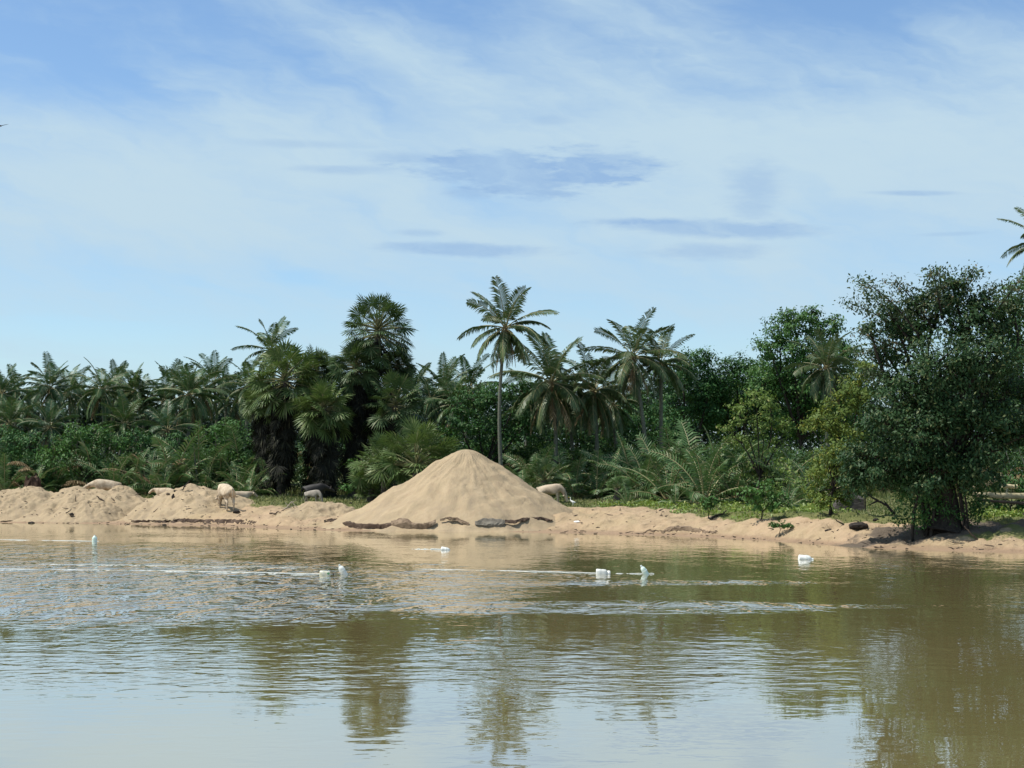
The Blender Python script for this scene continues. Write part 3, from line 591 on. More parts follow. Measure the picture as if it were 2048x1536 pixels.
# ------------------------------------------------------------------ leafy trees and shrubs
def leaves(mb, cen, ls, rng, mi=0, up=.5, asp=.5, out_c=None):
    n = len(cen); nrm = rng.normal(0, .7, (n, 3)); nrm[:, 2] = np.abs(nrm[:, 2]) + up
    if out_c is not None: nrm += 0.9 * out_c
    nrm /= np.linalg.norm(nrm, axis=1)[:, None]
    a = rng.normal(0, 1, (n, 3)); a -= nrm * (a * nrm).sum(1)[:, None]; a[:, 2] -= .35; a /= np.linalg.norm(a, axis=1)[:, None]
    b = np.cross(nrm, a); l = ls * rng.uniform(.6, 1.3, n)[:, None]; w_ = l * asp
    V = np.stack([cen - a * l * .5, cen + b * w_ * .5 - a * l * .05, cen + a * l * .5 - np.array([0, 0, .12]) * l, cen - b * w_ * .5 - a * l * .05], 1)
    mb.polys(V, mi)
def lobeleaves(mb, c, r, ls, dens, rng, mi=0, sub=.17, flat=.85):
    ns = max(8, int(30 * dens ** .5)); d = rng.normal(0, 1, (ns, 3)); d[:, 2] = d[:, 2] * .9 + .15; d /= np.linalg.norm(d, axis=1)[:, None]
    rad = r * rng.uniform(.45, 1.02, ns)[:, None]; sc_ = c + d * rad * np.array([1, 1, flat]); per = max(6, int(dens * r * r / (ls * ls) * 24 / ns))
    srad = r * sub * rng.uniform(.6, 1.4, ns)
    cen = np.repeat(sc_, per, 0) + rng.normal(0, 1, (ns * per, 3)) * np.repeat(srad, per)[:, None] * np.array([1, 1, .62])
    od = cen - c; od /= np.linalg.norm(od, axis=1)[:, None] + 1e-6
    leaves(mb, cen, ls, rng, mi, .4, .5, od)
    return sc_
def limb(mb, a, b, r0, r1, rng, n=6, sag=.12):
    t = np.linspace(0, 1, n)[:, None]; L = np.linalg.norm(b - a); p = a + (b - a) * t
    p = p + np.sin(math.pi * t) * rng.normal(0, sag * .5 * L, 3) * np.array([1, 1, .5]) + np.array([0, 0, 1]) * np.sin(math.pi * t) * L * .06
    mb.tube(p, np.linspace(r0, r1, n), 6); return p
def tree(name, label, cat, bpx, D, lobes, ls, dens, m, trunk_r=.2, seed=0, group=None, barkm='bark', mats=None, extra=None, ddepth=.6):
    rng = rng_(seed); b0 = P(bpx, 960, D); base = np.array([b0[0], D, gz(b0[0], D) - .05])
    o = thing(name, label, cat, base, group); mbt = MB(); mbl = MB(); k = mpp(D)
    cs = []
    for lb in lobes:
        c = P(lb[0], lb[1], D) + np.array([0, rng.uniform(-1, 1) * ddepth * lb[2] * k * 1.4 if len(lb) < 5 else lb[4], 0]) - base; cs.append((c, lb[2] * k, lb[3] if len(lb) > 3 else 0))
    fork_h = max(.35, min(c[2] - r for c, r, _ in cs) * .9); cm = np.mean([c for c, _, _ in cs], 0)
    fork = np.array([cm[0] * .25, cm[1] * .2, max(fork_h, cm[2] * .38)])
    t = np.linspace(0, 1, 8)[:, None]
    mbt.tube(fork * t + np.sin(math.pi * t) * rng.normal(0, .05 * fork[2], 3) * np.array([1, 1, 0]), trunk_r * (1 - .35 * t[:, 0]) + trunk_r * .8 * np.exp(-t[:, 0] * 9), 9)
    for c, r, mi in cs:
        s = lobeleaves(mbl, c, r, ls, dens, rng, mi)
        limb(mbt, fork, c, min(trunk_r * .5, .05 + .10 * r), min(trunk_r * .14, .05), rng)
        for q_ in s[:5]: limb(mbt, c, q_, min(trunk_r * .14, .04), .012, rng, 4)
    if extra: extra(mbt, mbl, base, rng)
    mbt.build('trunk', M[barkm], o); mbl.build('crown', [M[x] for x in (mats or [m])], o)
    return o
GT = 'leafy trees behind the palms'
tree('leafy_tree', 'dark leafy tree wrapped around the slender palm trunk behind the sand pile', 'tree', 965, 121, [(945, 800, 42), (985, 792, 42), (1040, 785, 36), (925, 850, 46), (1000, 860, 55), (955, 915, 55), (1050, 850, 42), (1030, 930, 50), (905, 905, 40)], .26, 1.2, 'leafdark', .2, 101, GT)
tree('leafy_tree', 'dark round-topped leafy tree just right of the weathered thin palm', 'tree', 1390, 150, [(1382, 725, 36), (1412, 715, 26), (1345, 750, 40), (1402, 775, 55), (1355, 815, 50), (1420, 830, 50)], .28, 1.5, 'leafdark', .25, 102, GT)
tree('leafy_tree', 'broad low-domed leafy tree between the round-topped one and the tallest one', 'tree', 1480, 152, [(1472, 738, 40), (1440, 765, 42), (1512, 748, 42), (1480, 800, 60), (1530, 800, 55), (1440, 830, 50), (1545, 850, 55)], .28, 1.5, 'leafdark', .25, 103, GT)
tree('leafy_tree', 'tallest leafy tree behind the palm with arching fronds', 'tree', 1595, 146, [(1560, 662, 36), (1600, 652, 34), (1640, 662, 30), (1580, 705, 46), (1642, 710, 42), (1555, 755, 50), (1612, 765, 56), (1680, 690, 22), (1690, 780, 50), (1600, 840, 60), (1680, 850, 55), (1535, 700, 36), (1575, 632, 24), (1625, 628, 24), (1668, 650, 26), (1690, 720, 40), (1530, 770, 46), (1640, 810, 50)], .28, 1.5, 'leafmid', .3, 104, GT)
tree('leafy_tree', 'shady leafy tree filling the space under the tall palms right of the slender one', 'tree', 1240, 130, [(1160, 880, 50), (1225, 850, 55), (1290, 825, 55), (1345, 870, 50), (1200, 930, 50), (1280, 910, 50), (1080, 880, 45)], .27, 1.1, 'leafdark', .2, 105, GT)
tree('leafy_tree', 'light green young tree with thin crown standing before the dark leafy trees', 'tree', 1520, 104, [(1508, 798, 28), (1542, 806, 25), (1478, 828, 30), (1530, 850, 38), (1488, 885, 38), (1558, 895, 34), (1510, 935, 34), (1452, 858, 20), (1575, 850, 20), (1545, 955, 32)], .22, .75, 'leaflight', .11, 106, GT)
SG = 'round shrubs at the foot of the grove'
tree('shrub', 'dark dense shrub at the left edge of the photo', 'shrub', 30, 120.5, [(15, 885, 44), (62, 893, 34), (-20, 935, 55), (50, 945, 45), (90, 950, 30)], .24, 1.1, 'leafdark', .08, 111, SG)
tree('shrub', 'wide round-topped shrub above the cow behind the crest', 'shrub', 165, 120, [(150, 880, 38), (192, 872, 36), (232, 884, 28), (120, 915, 38), (180, 925, 46), (240, 930, 34)], .24, 1.1, 'leafmid', .08, 112, SG)
tree('shrub', 'rounded shrub between the bushy palm and the fan palms', 'shrub', 450, 121, [(428, 868, 34), (465, 855, 30), (495, 885, 36), (440, 910, 36), (485, 930, 36)], .24, 1.1, 'leafmid', .08, 113, SG)
tree('shrub', 'low dark shrub under the middle of the left palms', 'shrub', 290, 122, [(275, 880, 34), (310, 895, 34), (350, 885, 30), (300, 930, 40), (370, 920, 36)], .24, 1.1, 'leafdark', .08, 114, SG)
tree('shrub', 'leafy shrub rising from the grass right of the forked driftwood', 'shrub', 1522, 77, [(1498, 990, 22), (1532, 978, 26), (1560, 998, 22), (1515, 1008, 18), (1545, 1010, 16)], .20, .9, 'leafmid', .04, 115, SG)
tree('shrub', 'small dark shrub at the sand edge behind the forked driftwood', 'shrub', 1418, 82, [(1410, 1004, 14), (1426, 1002, 13), (1418, 1012, 12)], .18, .9, 'leafmid', .03, 116, SG)
tree('shrub', 'thin pale twiggy shrub before the young light green tree', 'shrub', 1560, 95, [(1545, 985, 24), (1590, 960, 26), (1612, 985, 22), (1570, 930, 24)], .22, .6, 'leaflight', .04, 117, SG)
tree('shrub', 'green shrub at the foot of the fan palm clump, below its dead leaves', 'shrub', 712, 110, [(705, 930, 18), (718, 955, 18), (700, 975, 16)], .22, .8, 'leafmid', .04, 118, SG)
# the big dark tree on the right bank
BD = 66.0
BIG = [(1885, 605, 48), (1850, 650, 55), (1930, 655, 55), (1800, 660, 38), (1775, 705, 34), (1860, 730, 75), (1950, 740, 80), (1790, 780, 55), (1890, 820, 85), (2010, 700, 65), (2030, 800, 80), (1960, 870, 85), (1830, 860, 75), (1760, 850, 52), (1770, 925, 58), (1850, 945, 62), (1720, 915, 45), (2065, 860, 54), (1940, 945, 55), (1710, 970, 36), (1790, 958, 34), (2010, 880, 38), (1985, 640, 40), (1820, 945, 40), (1740, 945, 38), (1880, 945, 46), (1930, 935, 36), (1842, 602, 32), (1908, 580, 32), (1775, 632, 28), (1962, 606, 32), (1735, 660, 24), (2040, 620, 45)]
def bigextra(mbt, mbl, base, rng):
    # airy purplish sprays reaching out to the left and top
    def W(px, py, dd=0): return P(px, py, BD) - base + np.array([0, dd, 0])
    for (x0, y0, x1, y1, dd) in ((1840, 690, 1712, 568, -.6), (1840, 700, 1705, 602, .3), (1830, 720, 1708, 668, -.4), (1845, 680, 1745, 575, .7), (1870, 660, 1795, 560, .2), (1880, 640, 1858, 545, -.3), (1890, 630, 1890, 536, .4), (1905, 630, 1945, 540, 0), (1940, 650, 2000, 572, .3), (1960, 660, 2030, 560, -.4), (1830, 735, 1725, 700, .6), (1800, 770, 1722, 742, 0)):
        p = limb(mbt, W(x0, y0, dd), W(x1, y1, dd * 2), .05, .012, rng, 9, .08)
        for q_ in p[2:]:
            n = rng.randint(50, 110); cen = q_ + rng.normal(0, 1, (n, 3)) * np.array([.27, .27, .13]); leaves(mbl, cen, .15, rng, 1 if rng.rand() < .45 else 0, .4, .5)
    # extra stems and hanging roots make the broad dark bole
    for k in range(14):
        a = rng.uniform(0, 6.28); x = rng.uniform(1815, 1950); p0 = W(x, 1052, math.sin(a) * .6); p0[2] = gz(p0[0] + base[0], p0[1] + base[1]) - base[2] - .1
        p1 = W(x + (1885 - x) * .5, rng.uniform(900, 960), math.sin(a) * .5); limb(mbt, p0, p1, rng.uniform(.04, .10), .04, rng, 7, .10)
    for k in range(90):
        q_ = W(rng.uniform(1800, 1965), rng.uniform(950, 1045), rng.uniform(-.7, .9)); n = 60
        leaves(mbl, q_ + rng.normal(0, 1, (n, 3)) * .20, .14, rng, 2, .2, .5)
tree('broad_tree', 'big dark spreading tree on the right bank with purplish sprays at its top', 'tree', 1888, BD, BIG, .165, 1.8, 'leafbig', .58, 131, None, 'bark', ['leafbig', 'leafpurple', 'leafdark'], bigextra, .9)
tree('leafy_tree', 'yellow-green leafy tree leaning out from the left side of the big dark tree', 'tree', 1662, 74.5, [(1690, 815, 42), (1648, 838, 34), (1618, 850, 18), (1722, 775, 40), (1740, 735, 28), (1682, 885, 46), (1655, 945, 40), (1700, 950, 40), (1640, 985, 26), (1690, 992, 28), (1668, 910, 40), (1645, 1004, 20), (1735, 965, 28)], .17, 1.5, 'leafyellow', .08, 132, None, mats=['leafyellow'])
tree('leafy_tree', 'brownish leafy tree at the right edge behind the big dark tree', 'tree', 2060, 73, [(2040, 590, 42), (2070, 640, 60), (2010, 625, 34), (2030, 690, 60), (2080, 740, 70), (2050, 820, 70), (2100, 860, 60)], .22, 1.0, 'leafbrown', .25, 133, None, mats=['leafmid', 'leafbrown'])

# ------------------------------------------------------------------ young trunkless palms at the foot of the grove
YV = {'p': lambda: coco_crown(51, 13, 3.2, spread=(84, 12), drp=(.05, .45), llen=.62, lw=.08, nseg=24, bendk=1.0), 'q': lambda: coco_crown(52, 10, 3.0, spread=(86, 25), drp=(.05, .4), llen=.6, lw=.085, nseg=24, bendk=1.3), 'r': lambda: coco_crown(53, 16, 3.3, spread=(82, 2), drp=(.1, .6), llen=.6, lw=.08, nseg=24, bendk=1.1)}
GY = 'young feather palms at the foot of the grove'
YOUNG = [
 (110, 985, 120, .75, 'p', 'young feather palm behind the sand, just right of the brown stump'), (150, 985, 122, .8, 'r', 'young feather palm left of the cow behind the crest'),
 (265, 985, 119, .95, 'p', 'young feather palm in front of the low dark shrub, right of the rounded knoll'), (325, 985, 117, .8, 'q', 'young feather palm above the pale animal lying behind the pointed mound'),
 (365, 985, 120, 1.0, 'r', 'larger young feather palm right behind the pointed mound'), (410, 985, 119, .9, 'p', 'bright young feather palm above the cow lying left of the one seen from behind'),
 (440, 985, 121, 1.0, 'q', 'young feather palm standing over the cow seen from behind'), (500, 990, 115, .75, 'r', 'pale young feather palm between the cow seen from behind and the fan palms'),
 (535, 990, 116, .8, 'p', 'young feather palm at the left foot of the fan palm clump'), (1150, 992, 113, .95, 'p', 'young feather palm right of the young fan palm by the pile'),
 (1195, 992, 112, .9, 'q', 'young feather palm under the palm with the yellowing bunch'), (1290, 990, 110, 1.05, 'r', 'wide young feather palm under the leaning tall palm'),
 (1335, 990, 108, 1.1, 'p', 'young feather palm at the foot of the weathered thin palm'), (1390, 985, 110, 1.5, 'q', 'tall upright young palm with huge fronds left of the light green tree'),
 (1440, 990, 108, 1.35, 'r', 'big young palm with a pale broken frond beside the light green tree'), (1350, 985, 116, 1.35, 'q', 'tall young palm with upright fronds behind the wide one'),
 (1470, 992, 106, .95, 'p', 'young feather palm left of the leafy shrub in the grass'), (1598, 990, 104, 1.0, 'r', 'young feather palm behind the twiggy pale shrub'),
 (1630, 990, 100, .85, 'p', 'young feather palm just left of the yellow-green tree'), (210, 985, 124, .9, 'q', 'young feather palm behind the back of the cow at the crest'),
 (40, 985, 121, .8, 'r', 'young feather palm left of the brown stump'), (1045, 990, 112, .8, 'q', 'young feather palm at the right shoulder of the tall sand pile'),
 (1255, 1000, 100, .4, 'p', 'tiny palm seedling in the grass under the wide young palm'), (1350, 1003, 96, .38, 'q', 'tiny palm seedling in the bright weeds'), (1575, 1008, 86, .4, 'r', 'tiny palm seedling right of the leafy shrub in the grass')]
YOUNG += [(1075, 990, 116, 1.0, 'r', 'young feather palm between the slender trunk and the young fan palm'), (1120, 985, 118, 1.15, 'q', 'young feather palm at the bare trunks of the twin pale palms'), (1225, 985, 114, 1.1, 'r', 'young feather palm left of the leaning palm trunk'), (1265, 985, 113, 1.2, 'p', 'young feather palm right of the leaning palm trunk, pale fronds arching'), (1315, 985, 112, 1.2, 'r', 'young feather palm with long fronds right at the weathered palm trunk'), (1410, 985, 104, 1.15, 'r', 'pale young palm with fronds bent right before the tall upright one'), (1500, 985, 109, 1.2, 'q', 'young feather palm at the stem of the light green tree'), (1560, 988, 106, 1.1, 'r', 'young feather palm right of the light green tree'), (230, 988, 118, 0.9, 'r', 'young feather palm at the rump of the cow behind the crest'), (295, 988, 118, 0.95, 'p', 'young feather palm over the dip between the left mounds'), (475, 988, 117, 0.9, 'q', 'young feather palm right behind the whitish half hidden cow'), (70, 988, 118, 0.7, 'q', 'small young feather palm behind the top of the brown stump'), (10, 988, 119, 0.9, 'p', 'young feather palm at the far left under the dark dense shrub')]
YOUNG += [(345, 985, 119, 1.5, 'q', 'tall young feather palm standing above the dip between the pointed mound and its palms'), (190, 985, 121, 1.4, 'r', 'tall young feather palm before the wide round shrub'), (400, 985, 121, 1.45, 'p', 'tall young feather palm in front of the shrub left of the fan palms'), (485, 985, 121, 1.5, 'q', "tall young feather palm close to the left fan palms' dark skirts")]
for i_, (px, py, D, sc, v, lab) in enumerate(YOUNG):
    b = P(px, 960, D); o = thing('young_palm', lab, 'palm', (b[0], D, gz(b[0], D) - .05), GY)
    key = ('young', v)
    link('crown', crown_mesh(key, YV[v], [M['young'], M['rachis'], M['dead']]), o, (0, 0, .1), rng_(i_ + 500).rand() * 6.28, sc * (1.15 if px > 1000 else 1.12) * (1.0 + .1 * rng_(i_).rand()))
# ------------------------------------------------------------------ undergrowth and the far wood (masses nobody could count)
def mass(name, seed, D0, D1, n, ls, m, topf, xr):
    rng = rng_(seed); mb = MB(); D = rng.uniform(D0, D1, n); x = rng.uniform(xr[0], xr[1], n); g = terrain(x, D)
    top = topf(x / D * F + 1024, D) * (1 + .55 * fbm(x * .22 + seed, D * .12, 4)); z = g + np.maximum(top, .4) * np.sqrt(rng.rand(n))
    c = np.stack([x, D, z], -1); per = 34
    cen = np.repeat(c, per, 0) + rng.normal(0, 1, (n * per, 3)) * np.array([.55, .5, .32]) * (ls / .34)
    leaves(mb, cen, ls, rng, 0, .6, .5)
    return mb
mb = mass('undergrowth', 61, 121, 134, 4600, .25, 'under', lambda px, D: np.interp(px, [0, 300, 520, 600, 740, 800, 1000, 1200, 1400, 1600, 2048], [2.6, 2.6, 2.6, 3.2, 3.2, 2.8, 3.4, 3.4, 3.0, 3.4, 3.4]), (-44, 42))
rng = rng_(62)
for k in range(36):                                     # seedling fronds mixed through it
    D = rng.uniform(118, 128); px = rng.uniform(0, 2048); x = (px - 1024) / F * D
    if 520 < px < 740: continue
    for j in range(7): frond(mb, np.array([x, D, gz(x, D)]), rng.rand() * 6.28, R(rng.uniform(35, 85)), rng.uniform(1.6, 3.2), R(rng.uniform(30, 70)), 15, .10, .5, rng, .3, 0, 0)
for k in range(60):
    D = rng.uniform(118, 126); px = rng.uniform(0, 2048); x = (px - 1024) / F * D; b_ = np.array([x, D, gz(x, D) + rng.uniform(0, 2.2)])
    for j in range(3): frond(mb, b_, rng.rand() * 6.28, R(rng.uniform(-10, 60)), rng.uniform(1.4, 2.8), R(rng.uniform(40, 90)), 15, .10, .45, rng, .8, 1, 1)
    if k % 6 == 0: p_ = np.array([x + rng.normal(0, 1), D - 1, gz(x, D - 1)]); mb.tube([p_, p_ + np.array([rng.normal(0, .25), 0, 2.0]), p_ + np.array([rng.normal(0, .8), 0, rng.uniform(3, 5)])], [.07, .06, .03], 5, 2)
kind(mb.build('undergrowth', [M['under'], M['dead'], M['palmtrunk']]), 'stuff')
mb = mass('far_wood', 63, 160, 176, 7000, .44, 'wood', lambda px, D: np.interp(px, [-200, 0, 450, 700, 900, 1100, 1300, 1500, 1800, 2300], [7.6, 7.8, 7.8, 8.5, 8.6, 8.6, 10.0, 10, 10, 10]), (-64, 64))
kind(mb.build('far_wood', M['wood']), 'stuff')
# grass and bright weeds
rng = rng_(64); n = 90000; x = rng.uniform(-40, 30, n); y = rng.uniform(66, 122, n); keep = (grassmask(x, y) + .35 * fbm(x * .8, y * .8, 3) > .55) & (dirtmask(x, y) < .4); x, y = x[keep], y[keep]; n = len(x)
h = rng.uniform(.05, .20, n) * (1 + .8 * np.clip(fbm(x * .5, y * .5, 3), -.6, 1)) * np.interp(y, [70, 110, 120], [.7, 1, 2.2]); a = rng.rand(n) * 6.28; z = terrain(x, y) - .02
d = np.stack([np.cos(a), np.sin(a), 0 * a], -1); p = np.stack([x, y, z], -1); lean = rng.normal(0, .35, (n, 3)) * h[:, None]; lean[:, 2] = h
mb = MB(); mb.polys(np.stack([p - d * .05, p + d * .05, p + lean], 1)); kind(mb.build('grass', M['grass']), 'stuff')
rng = rng_(65); mb = MB(); n = 900; px = np.concatenate([rng.uniform(1290, 1700, 700), rng.uniform(1960, 2060, 120), rng.uniform(1200, 1330, 80)]); D = np.concatenate([rng.uniform(78, 104, 700), rng.uniform(72, 78, 120), rng.uniform(92, 104, 80)]); x = (px - 1024) / F * D
g = terrain(x, D); ok = (grassmask(x, D) > .7) & ((fbm(x * .35 + 4, D * .35, 3) > -.12) | (x > 18)); c = np.stack([x, D, g + .10], -1)[ok]
cen = np.repeat(c, 16, 0) + rng.normal(0, 1, (len(c) * 16, 3)) * np.array([.28, .28, .11]); leaves(mb, cen, .17, rng, 0, .8, .6)
kind(mb.build('low_weeds', M['weed']), 'stuff')

# ------------------------------------------------------------------ cattle
def skinned(name, nodes, edges, m, sub=2):
    me = bpy.data.meshes.new(name); me.from_pydata([n_[:3] for n_ in nodes], edges, [])
    o = bpy.data.objects.new(name, me); COL.objects.link(o); me.materials.append(m)
    md = o.modifiers.new('skin', 'SKIN'); sv = me.skin_vertices[0].data
    for v, n_ in zip(sv, nodes): v.radius = (n_[3], n_[4] if len(n_) > 4 else n_[3]); v.use_root = False
    sv[0].use_root = True; md.use_smooth_shade = True
    s = o.modifiers.new('sub', 'SUBSURF'); s.levels = sub; s.render_levels = sub
    dg = bpy.context.evaluated_depsgraph_get(); me2 = bpy.data.meshes.new_from_object(o.evaluated_get(dg)); bpy.data.objects.remove(o); me2.name = name
    me2.polygons.foreach_set('use_smooth', np.ones(len(me2.polygons), bool))
    return me2
def cow_mesh(m, pose='graze'):
    nd = [(-.62, 0, 1.12, .30, .30), (-.25, 0, 1.06, .36, .36), (.12, 0, 1.03, .39, .39), (.48, 0, 1.08, .35, .35), (.72, 0, 1.15, .26, .26)]
    ed = [(0, 1), (1, 2), (2, 3), (3, 4)]
    def chain(at_, pts):
        i0 = at_
        for p in pts: nd.append(p); ed.append((i0, len(nd) - 1)); i0 = len(nd) - 1
        return i0
    if pose == 'lie':
        nd[:] = [(x, y, z - .62, a, b) for x, y, z, a, b in nd]
        chain(4, [(.95, 0, .60, .15, .17), (1.15, .05, .62, .12, .13), (1.34, .08, .48, .09, .09), (1.46, .1, .36, .07, .07)])
        for s in (1, -1):
            chain(3, [(.62, .22 * s, .22, .10), (.95, .24 * s, .12, .06), (.70, .3 * s, .07, .05)]); chain(0, [(-.45, .3 * s, .30, .17), (-.05, .42 * s, .12, .08), (-.4, .46 * s, .07, .05)])
        chain(0, [(-.92, 0, .42, .035), (-.98, .15, .12, .03)])
    else:
        nd.append((.55, 0, 1.42, .09, .10)); ed.append((3, len(nd) - 1))
        if pose == 'graze': h = chain(4, [(.90, 0, .98, .20, .20), (1.02, 0, .74, .15, .15), (1.12, 0, .46, .125, .125), (1.20, 0, .20, .08, .08)])
        elif pose == 'low': h = chain(4, [(.95, 0, 1.08, .19, .19), (1.16, 0, 1.00, .14, .14), (1.36, 0, .90, .115, .115), (1.52, 0, .78, .08, .08)])
        else: h = chain(4, [(.95, 0, 1.30, .13, .18), (1.12, 0, 1.45, .12, .13), (1.33, 0, 1.32, .085, .09), (1.46, 0, 1.22, .06, .065)])
        for s in (1, -1):
            chain(3, [(.52, .17 * s, .80, .12, .14), (.55, .17 * s, .46, .065), (.53, .17 * s, .12, .045), (.57, .17 * s, .03, .055)])
            chain(0, [(-.60, .19 * s, .86, .15, .19), (-.50, .19 * s, .64, .095, .11), (-.72, .18 * s, .44, .06), (-.66, .18 * s, .12, .045), (-.62, .18 * s, .03, .055)])
        chain(0, [(-.93, 0, 1.16, .035), (-1.0, 0, .85, .022), (-1.0, 0, .52, .035), (-.99, 0, .40, .02)])
    return skinned('cow_body', nd, ed, m)
CM = {}
def cow(name, label, cat, px, D, rz, m, pose, sc=1.0, dz=0.0, horns=True):
    if (m, pose) not in CM: CM[(m, pose)] = cow_mesh(M[m], pose)
    b = P(px, 960, D); z = gz(b[0], D) + dz
    o = tag(link(name, CM[(m, pose)], None, (b[0], D, z), rz, sc), label, cat, 'cattle grazing behind the sand bank')
    hp = {'graze': (1.04, .66), 'lie': (1.14, .66), 'stand': (1.12, 1.52), 'low': (1.20, 1.06)}[pose]
    for s in (1, -1):
        mb = MB(); mb.tube([(hp[0], .08 * s, hp[1]), (hp[0] + .02, .15 * s, hp[1] + .08), (hp[0] + .04, .17 * s, hp[1] + .2)], [.03, .024, .006], 6); 
        if horns: mb.build('horn', M['horn'], o)
        e = MB(); e.tube([(hp[0] - .02, .10 * s, hp[1] - .04), (hp[0] - .05, .22 * s, hp[1] - .02), (hp[0] - .08, .32 * s, hp[1] - .06)], [.03, .06, .01], 6); e.build('ear', M[m], o)
    return o
cow('cow', 'cream cow grazing behind the crest of the broad left mound, head to the left', 'cow', 213, 112.0, R(186), 'cow', 'low', 1.06)
cow('cow', 'pale cow lying hidden up to its back behind the pointed mound', 'cow', 336, 112, R(160), 'cow', 'lie', 1.0, .0)
cow('cow', 'pale cow lying to the left of the cow seen from behind', 'cow', 420, 107.5, R(190), 'cow', 'lie', .95, .05)
cow('cow', 'tan cow grazing, seen from behind, at the end of the pointed mound', 'cow', 453, 100.5, R(118), 'cow', 'graze', 1.18)
cow('cow', 'whitish cow half hidden behind the right side of the one seen from behind', 'cow', 474, 109, R(25), 'cowtan', 'lie', 1.0, .05)
cow('calf', 'grey-tan calf grazing on the grass in front of the fan palms', 'calf', 625, 103.5, R(-28), 'calf', 'graze', .66, 0, False)
cow('buffalo', 'dark buffalo standing right behind the grey calf', 'buffalo', 630, 106.5, R(12), 'buffalo', 'low', .86)
cow('cow', 'cow half hidden by the right slope of the tall sand pile', 'cow', 1100, 103, R(-14), 'cowtan', 'graze', .94)
def egret(px, D):
    b = P(px, 960, D); me = skinned('egret_body', [(0, 0, .30, .07), (.12, 0, .34, .055), (-.16, 0, .24, .03), (.17, 0, .44, .025), (.15, 0, .53, .022), (.20, 0, .58, .03), (0, .03, .15, .012), (0, .03, .0, .012), (0, -.03, .15, .012), (.02, -.03, .0, .012)],
        [(0, 1), (0, 2), (1, 3), (3, 4), (4, 5), (0, 6), (6, 7), (0, 8), (8, 9)], M['egret'], 1)
    o = tag(link('egret', me, None, (b[0], D, gz(b[0], D)), R(170)), 'small white egret on the grass at the cow beside the sand pile', 'bird')
    mb = MB(); mb.tube([(.22, 0, .58), (.32, 0, .56)], [.014, .003], 5); mb.build('beak', M['beak'], o)
egret(1146, 100.5)
def flyer(px, py, D):
    p = P(px, py, D); mb = MB()
    mb.tube([(-.22, 0, 0), (0, 0, .02), (.2, 0, .02), (.27, 0, .02)], [.02, .06, .045, .01], 6)
    o = tag(mb.build('bird', M['birdcol'], None, p), 'dark bird gliding in the sky at the left edge', 'bird'); o.rotation_euler.z = R(100)
    for s in (1, -1):
        w_ = MB(); pts = [(.10, .04 * s, .03), (.10, .30 * s, .12), (.02, .58 * s, .16), (-.04, .60 * s, .155), (-.06, .30 * s, .10), (-.08, .04 * s, .02)]
        up = np.array(pts); dn = up - np.array([0, 0, .015]); w_.add(np.concatenate([up, dn]), [[0, 1, 4, 5], [1, 2, 3, 4], [11, 10, 7, 6], [10, 9, 8, 7]]); w_.build('wing', M['birdcol'], o)
flyer(1, 252, 120)

# ------------------------------------------------------------------ sheets of plastic half buried in the sand
def sheet(name, label, st, m, seed, off=.05, amp=.10, nv=7):
    "st: (px, top, bottom) stations; the sheet lies on the sand, crumpled, with a thickness"
    rng = rng_(seed); st = np.array(st, float); L = int(max(8, (st[-1, 0] - st[0, 0]) / 3.5)); xs = np.linspace(st[0, 0], st[-1, 0], L)
    tp = np.interp(xs, st[:, 0], st[:, 1]) + 2.2 * fbm(xs * .16 + seed, xs * 0 + 1.5, 3) + .5 * rng.normal(0, 1, L); bt = np.interp(xs, st[:, 0], st[:, 2]) + 3.0 * fbm(xs * .2 + seed, xs * 0 + 7.5, 3) + .5 * rng.normal(0, 1, L); pts = np.zeros((nv, L, 3))
    for i in range(L):
        for j in range(nv):
            v = j / (nv - 1); pts[j, i] = hit(xs[i], tp[i] + (bt[i] - tp[i]) * (.22 + .78 * v))
    jit = rng.normal(0, 1, (nv, L)); pts[..., 2] += .018 * jit * (np.arange(nv)[:, None] > 0)
    # lift as folds, edges stay tucked in the sand
    e = np.sin(np.linspace(0, math.pi, nv))[:, None] * np.sin(np.linspace(0, math.pi, L))[None] ** .4
    fold = fbm(np.arange(L)[None] * .33 + seed, np.arange(nv)[:, None] * .5 + seed, 3)
    pts[..., 2] += off * .3 + e * (off * .6 + .6 * amp * (fold + .3)); pts[..., 1] -= e * amp * .4
    c = pts.reshape(-1, 3).mean(0); pts = pts - c
    lo = pts + np.array([0, .03, -.02]); idx = np.arange(nv - 1)[:, None] * L + np.arange(L - 1)[None]; q = np.stack([idx, idx + 1, idx + L + 1, idx + L], -1).reshape(-1, 4)
    mb = MB(); mb.add(pts.reshape(-1, 3), q[:, ::-1], 0, False); mb.add(lo.reshape(-1, 3), q, 0, True)
    return tag(mb.build(name, m, None, c), label, 'plastic sheet')
sheet('plastic_sheet', 'long dark plastic sheet along the left foot of the tall sand pile', [(682, 1046, 1047), (695, 1040, 1053), (720, 1045, 1057), (760, 1046, 1058), (785, 1042, 1058)], M['tarpdark'], 1)
sheet('plastic_sheet', 'bulging grey plastic sheet in the middle of the tall pile\'s foot', [(782, 1040, 1056), (800, 1031, 1058), (815, 1033, 1057), (828, 1044, 1058), (850, 1045, 1059), (872, 1038, 1048)], M['tarp'], 2, .08, .16)
sheet('plastic_sheet', 'thin torn strip of sheet linking the two grey bulges at the pile\'s foot', [(880, 1037, 1042), (895, 1035, 1040), (910, 1034, 1041), (925, 1040, 1047), (938, 1044, 1050)], M['tarp'], 3, .05, .12)
sheet('plastic_sheet', 'dark grey sheet with a hanging pale corner at the right of the pile\'s foot', [(950, 1042, 1050), (965, 1034, 1050), (985, 1033, 1053), (998, 1032, 1061), (1010, 1040, 1050)], M['tarpgrey'], 4, .07, .14)
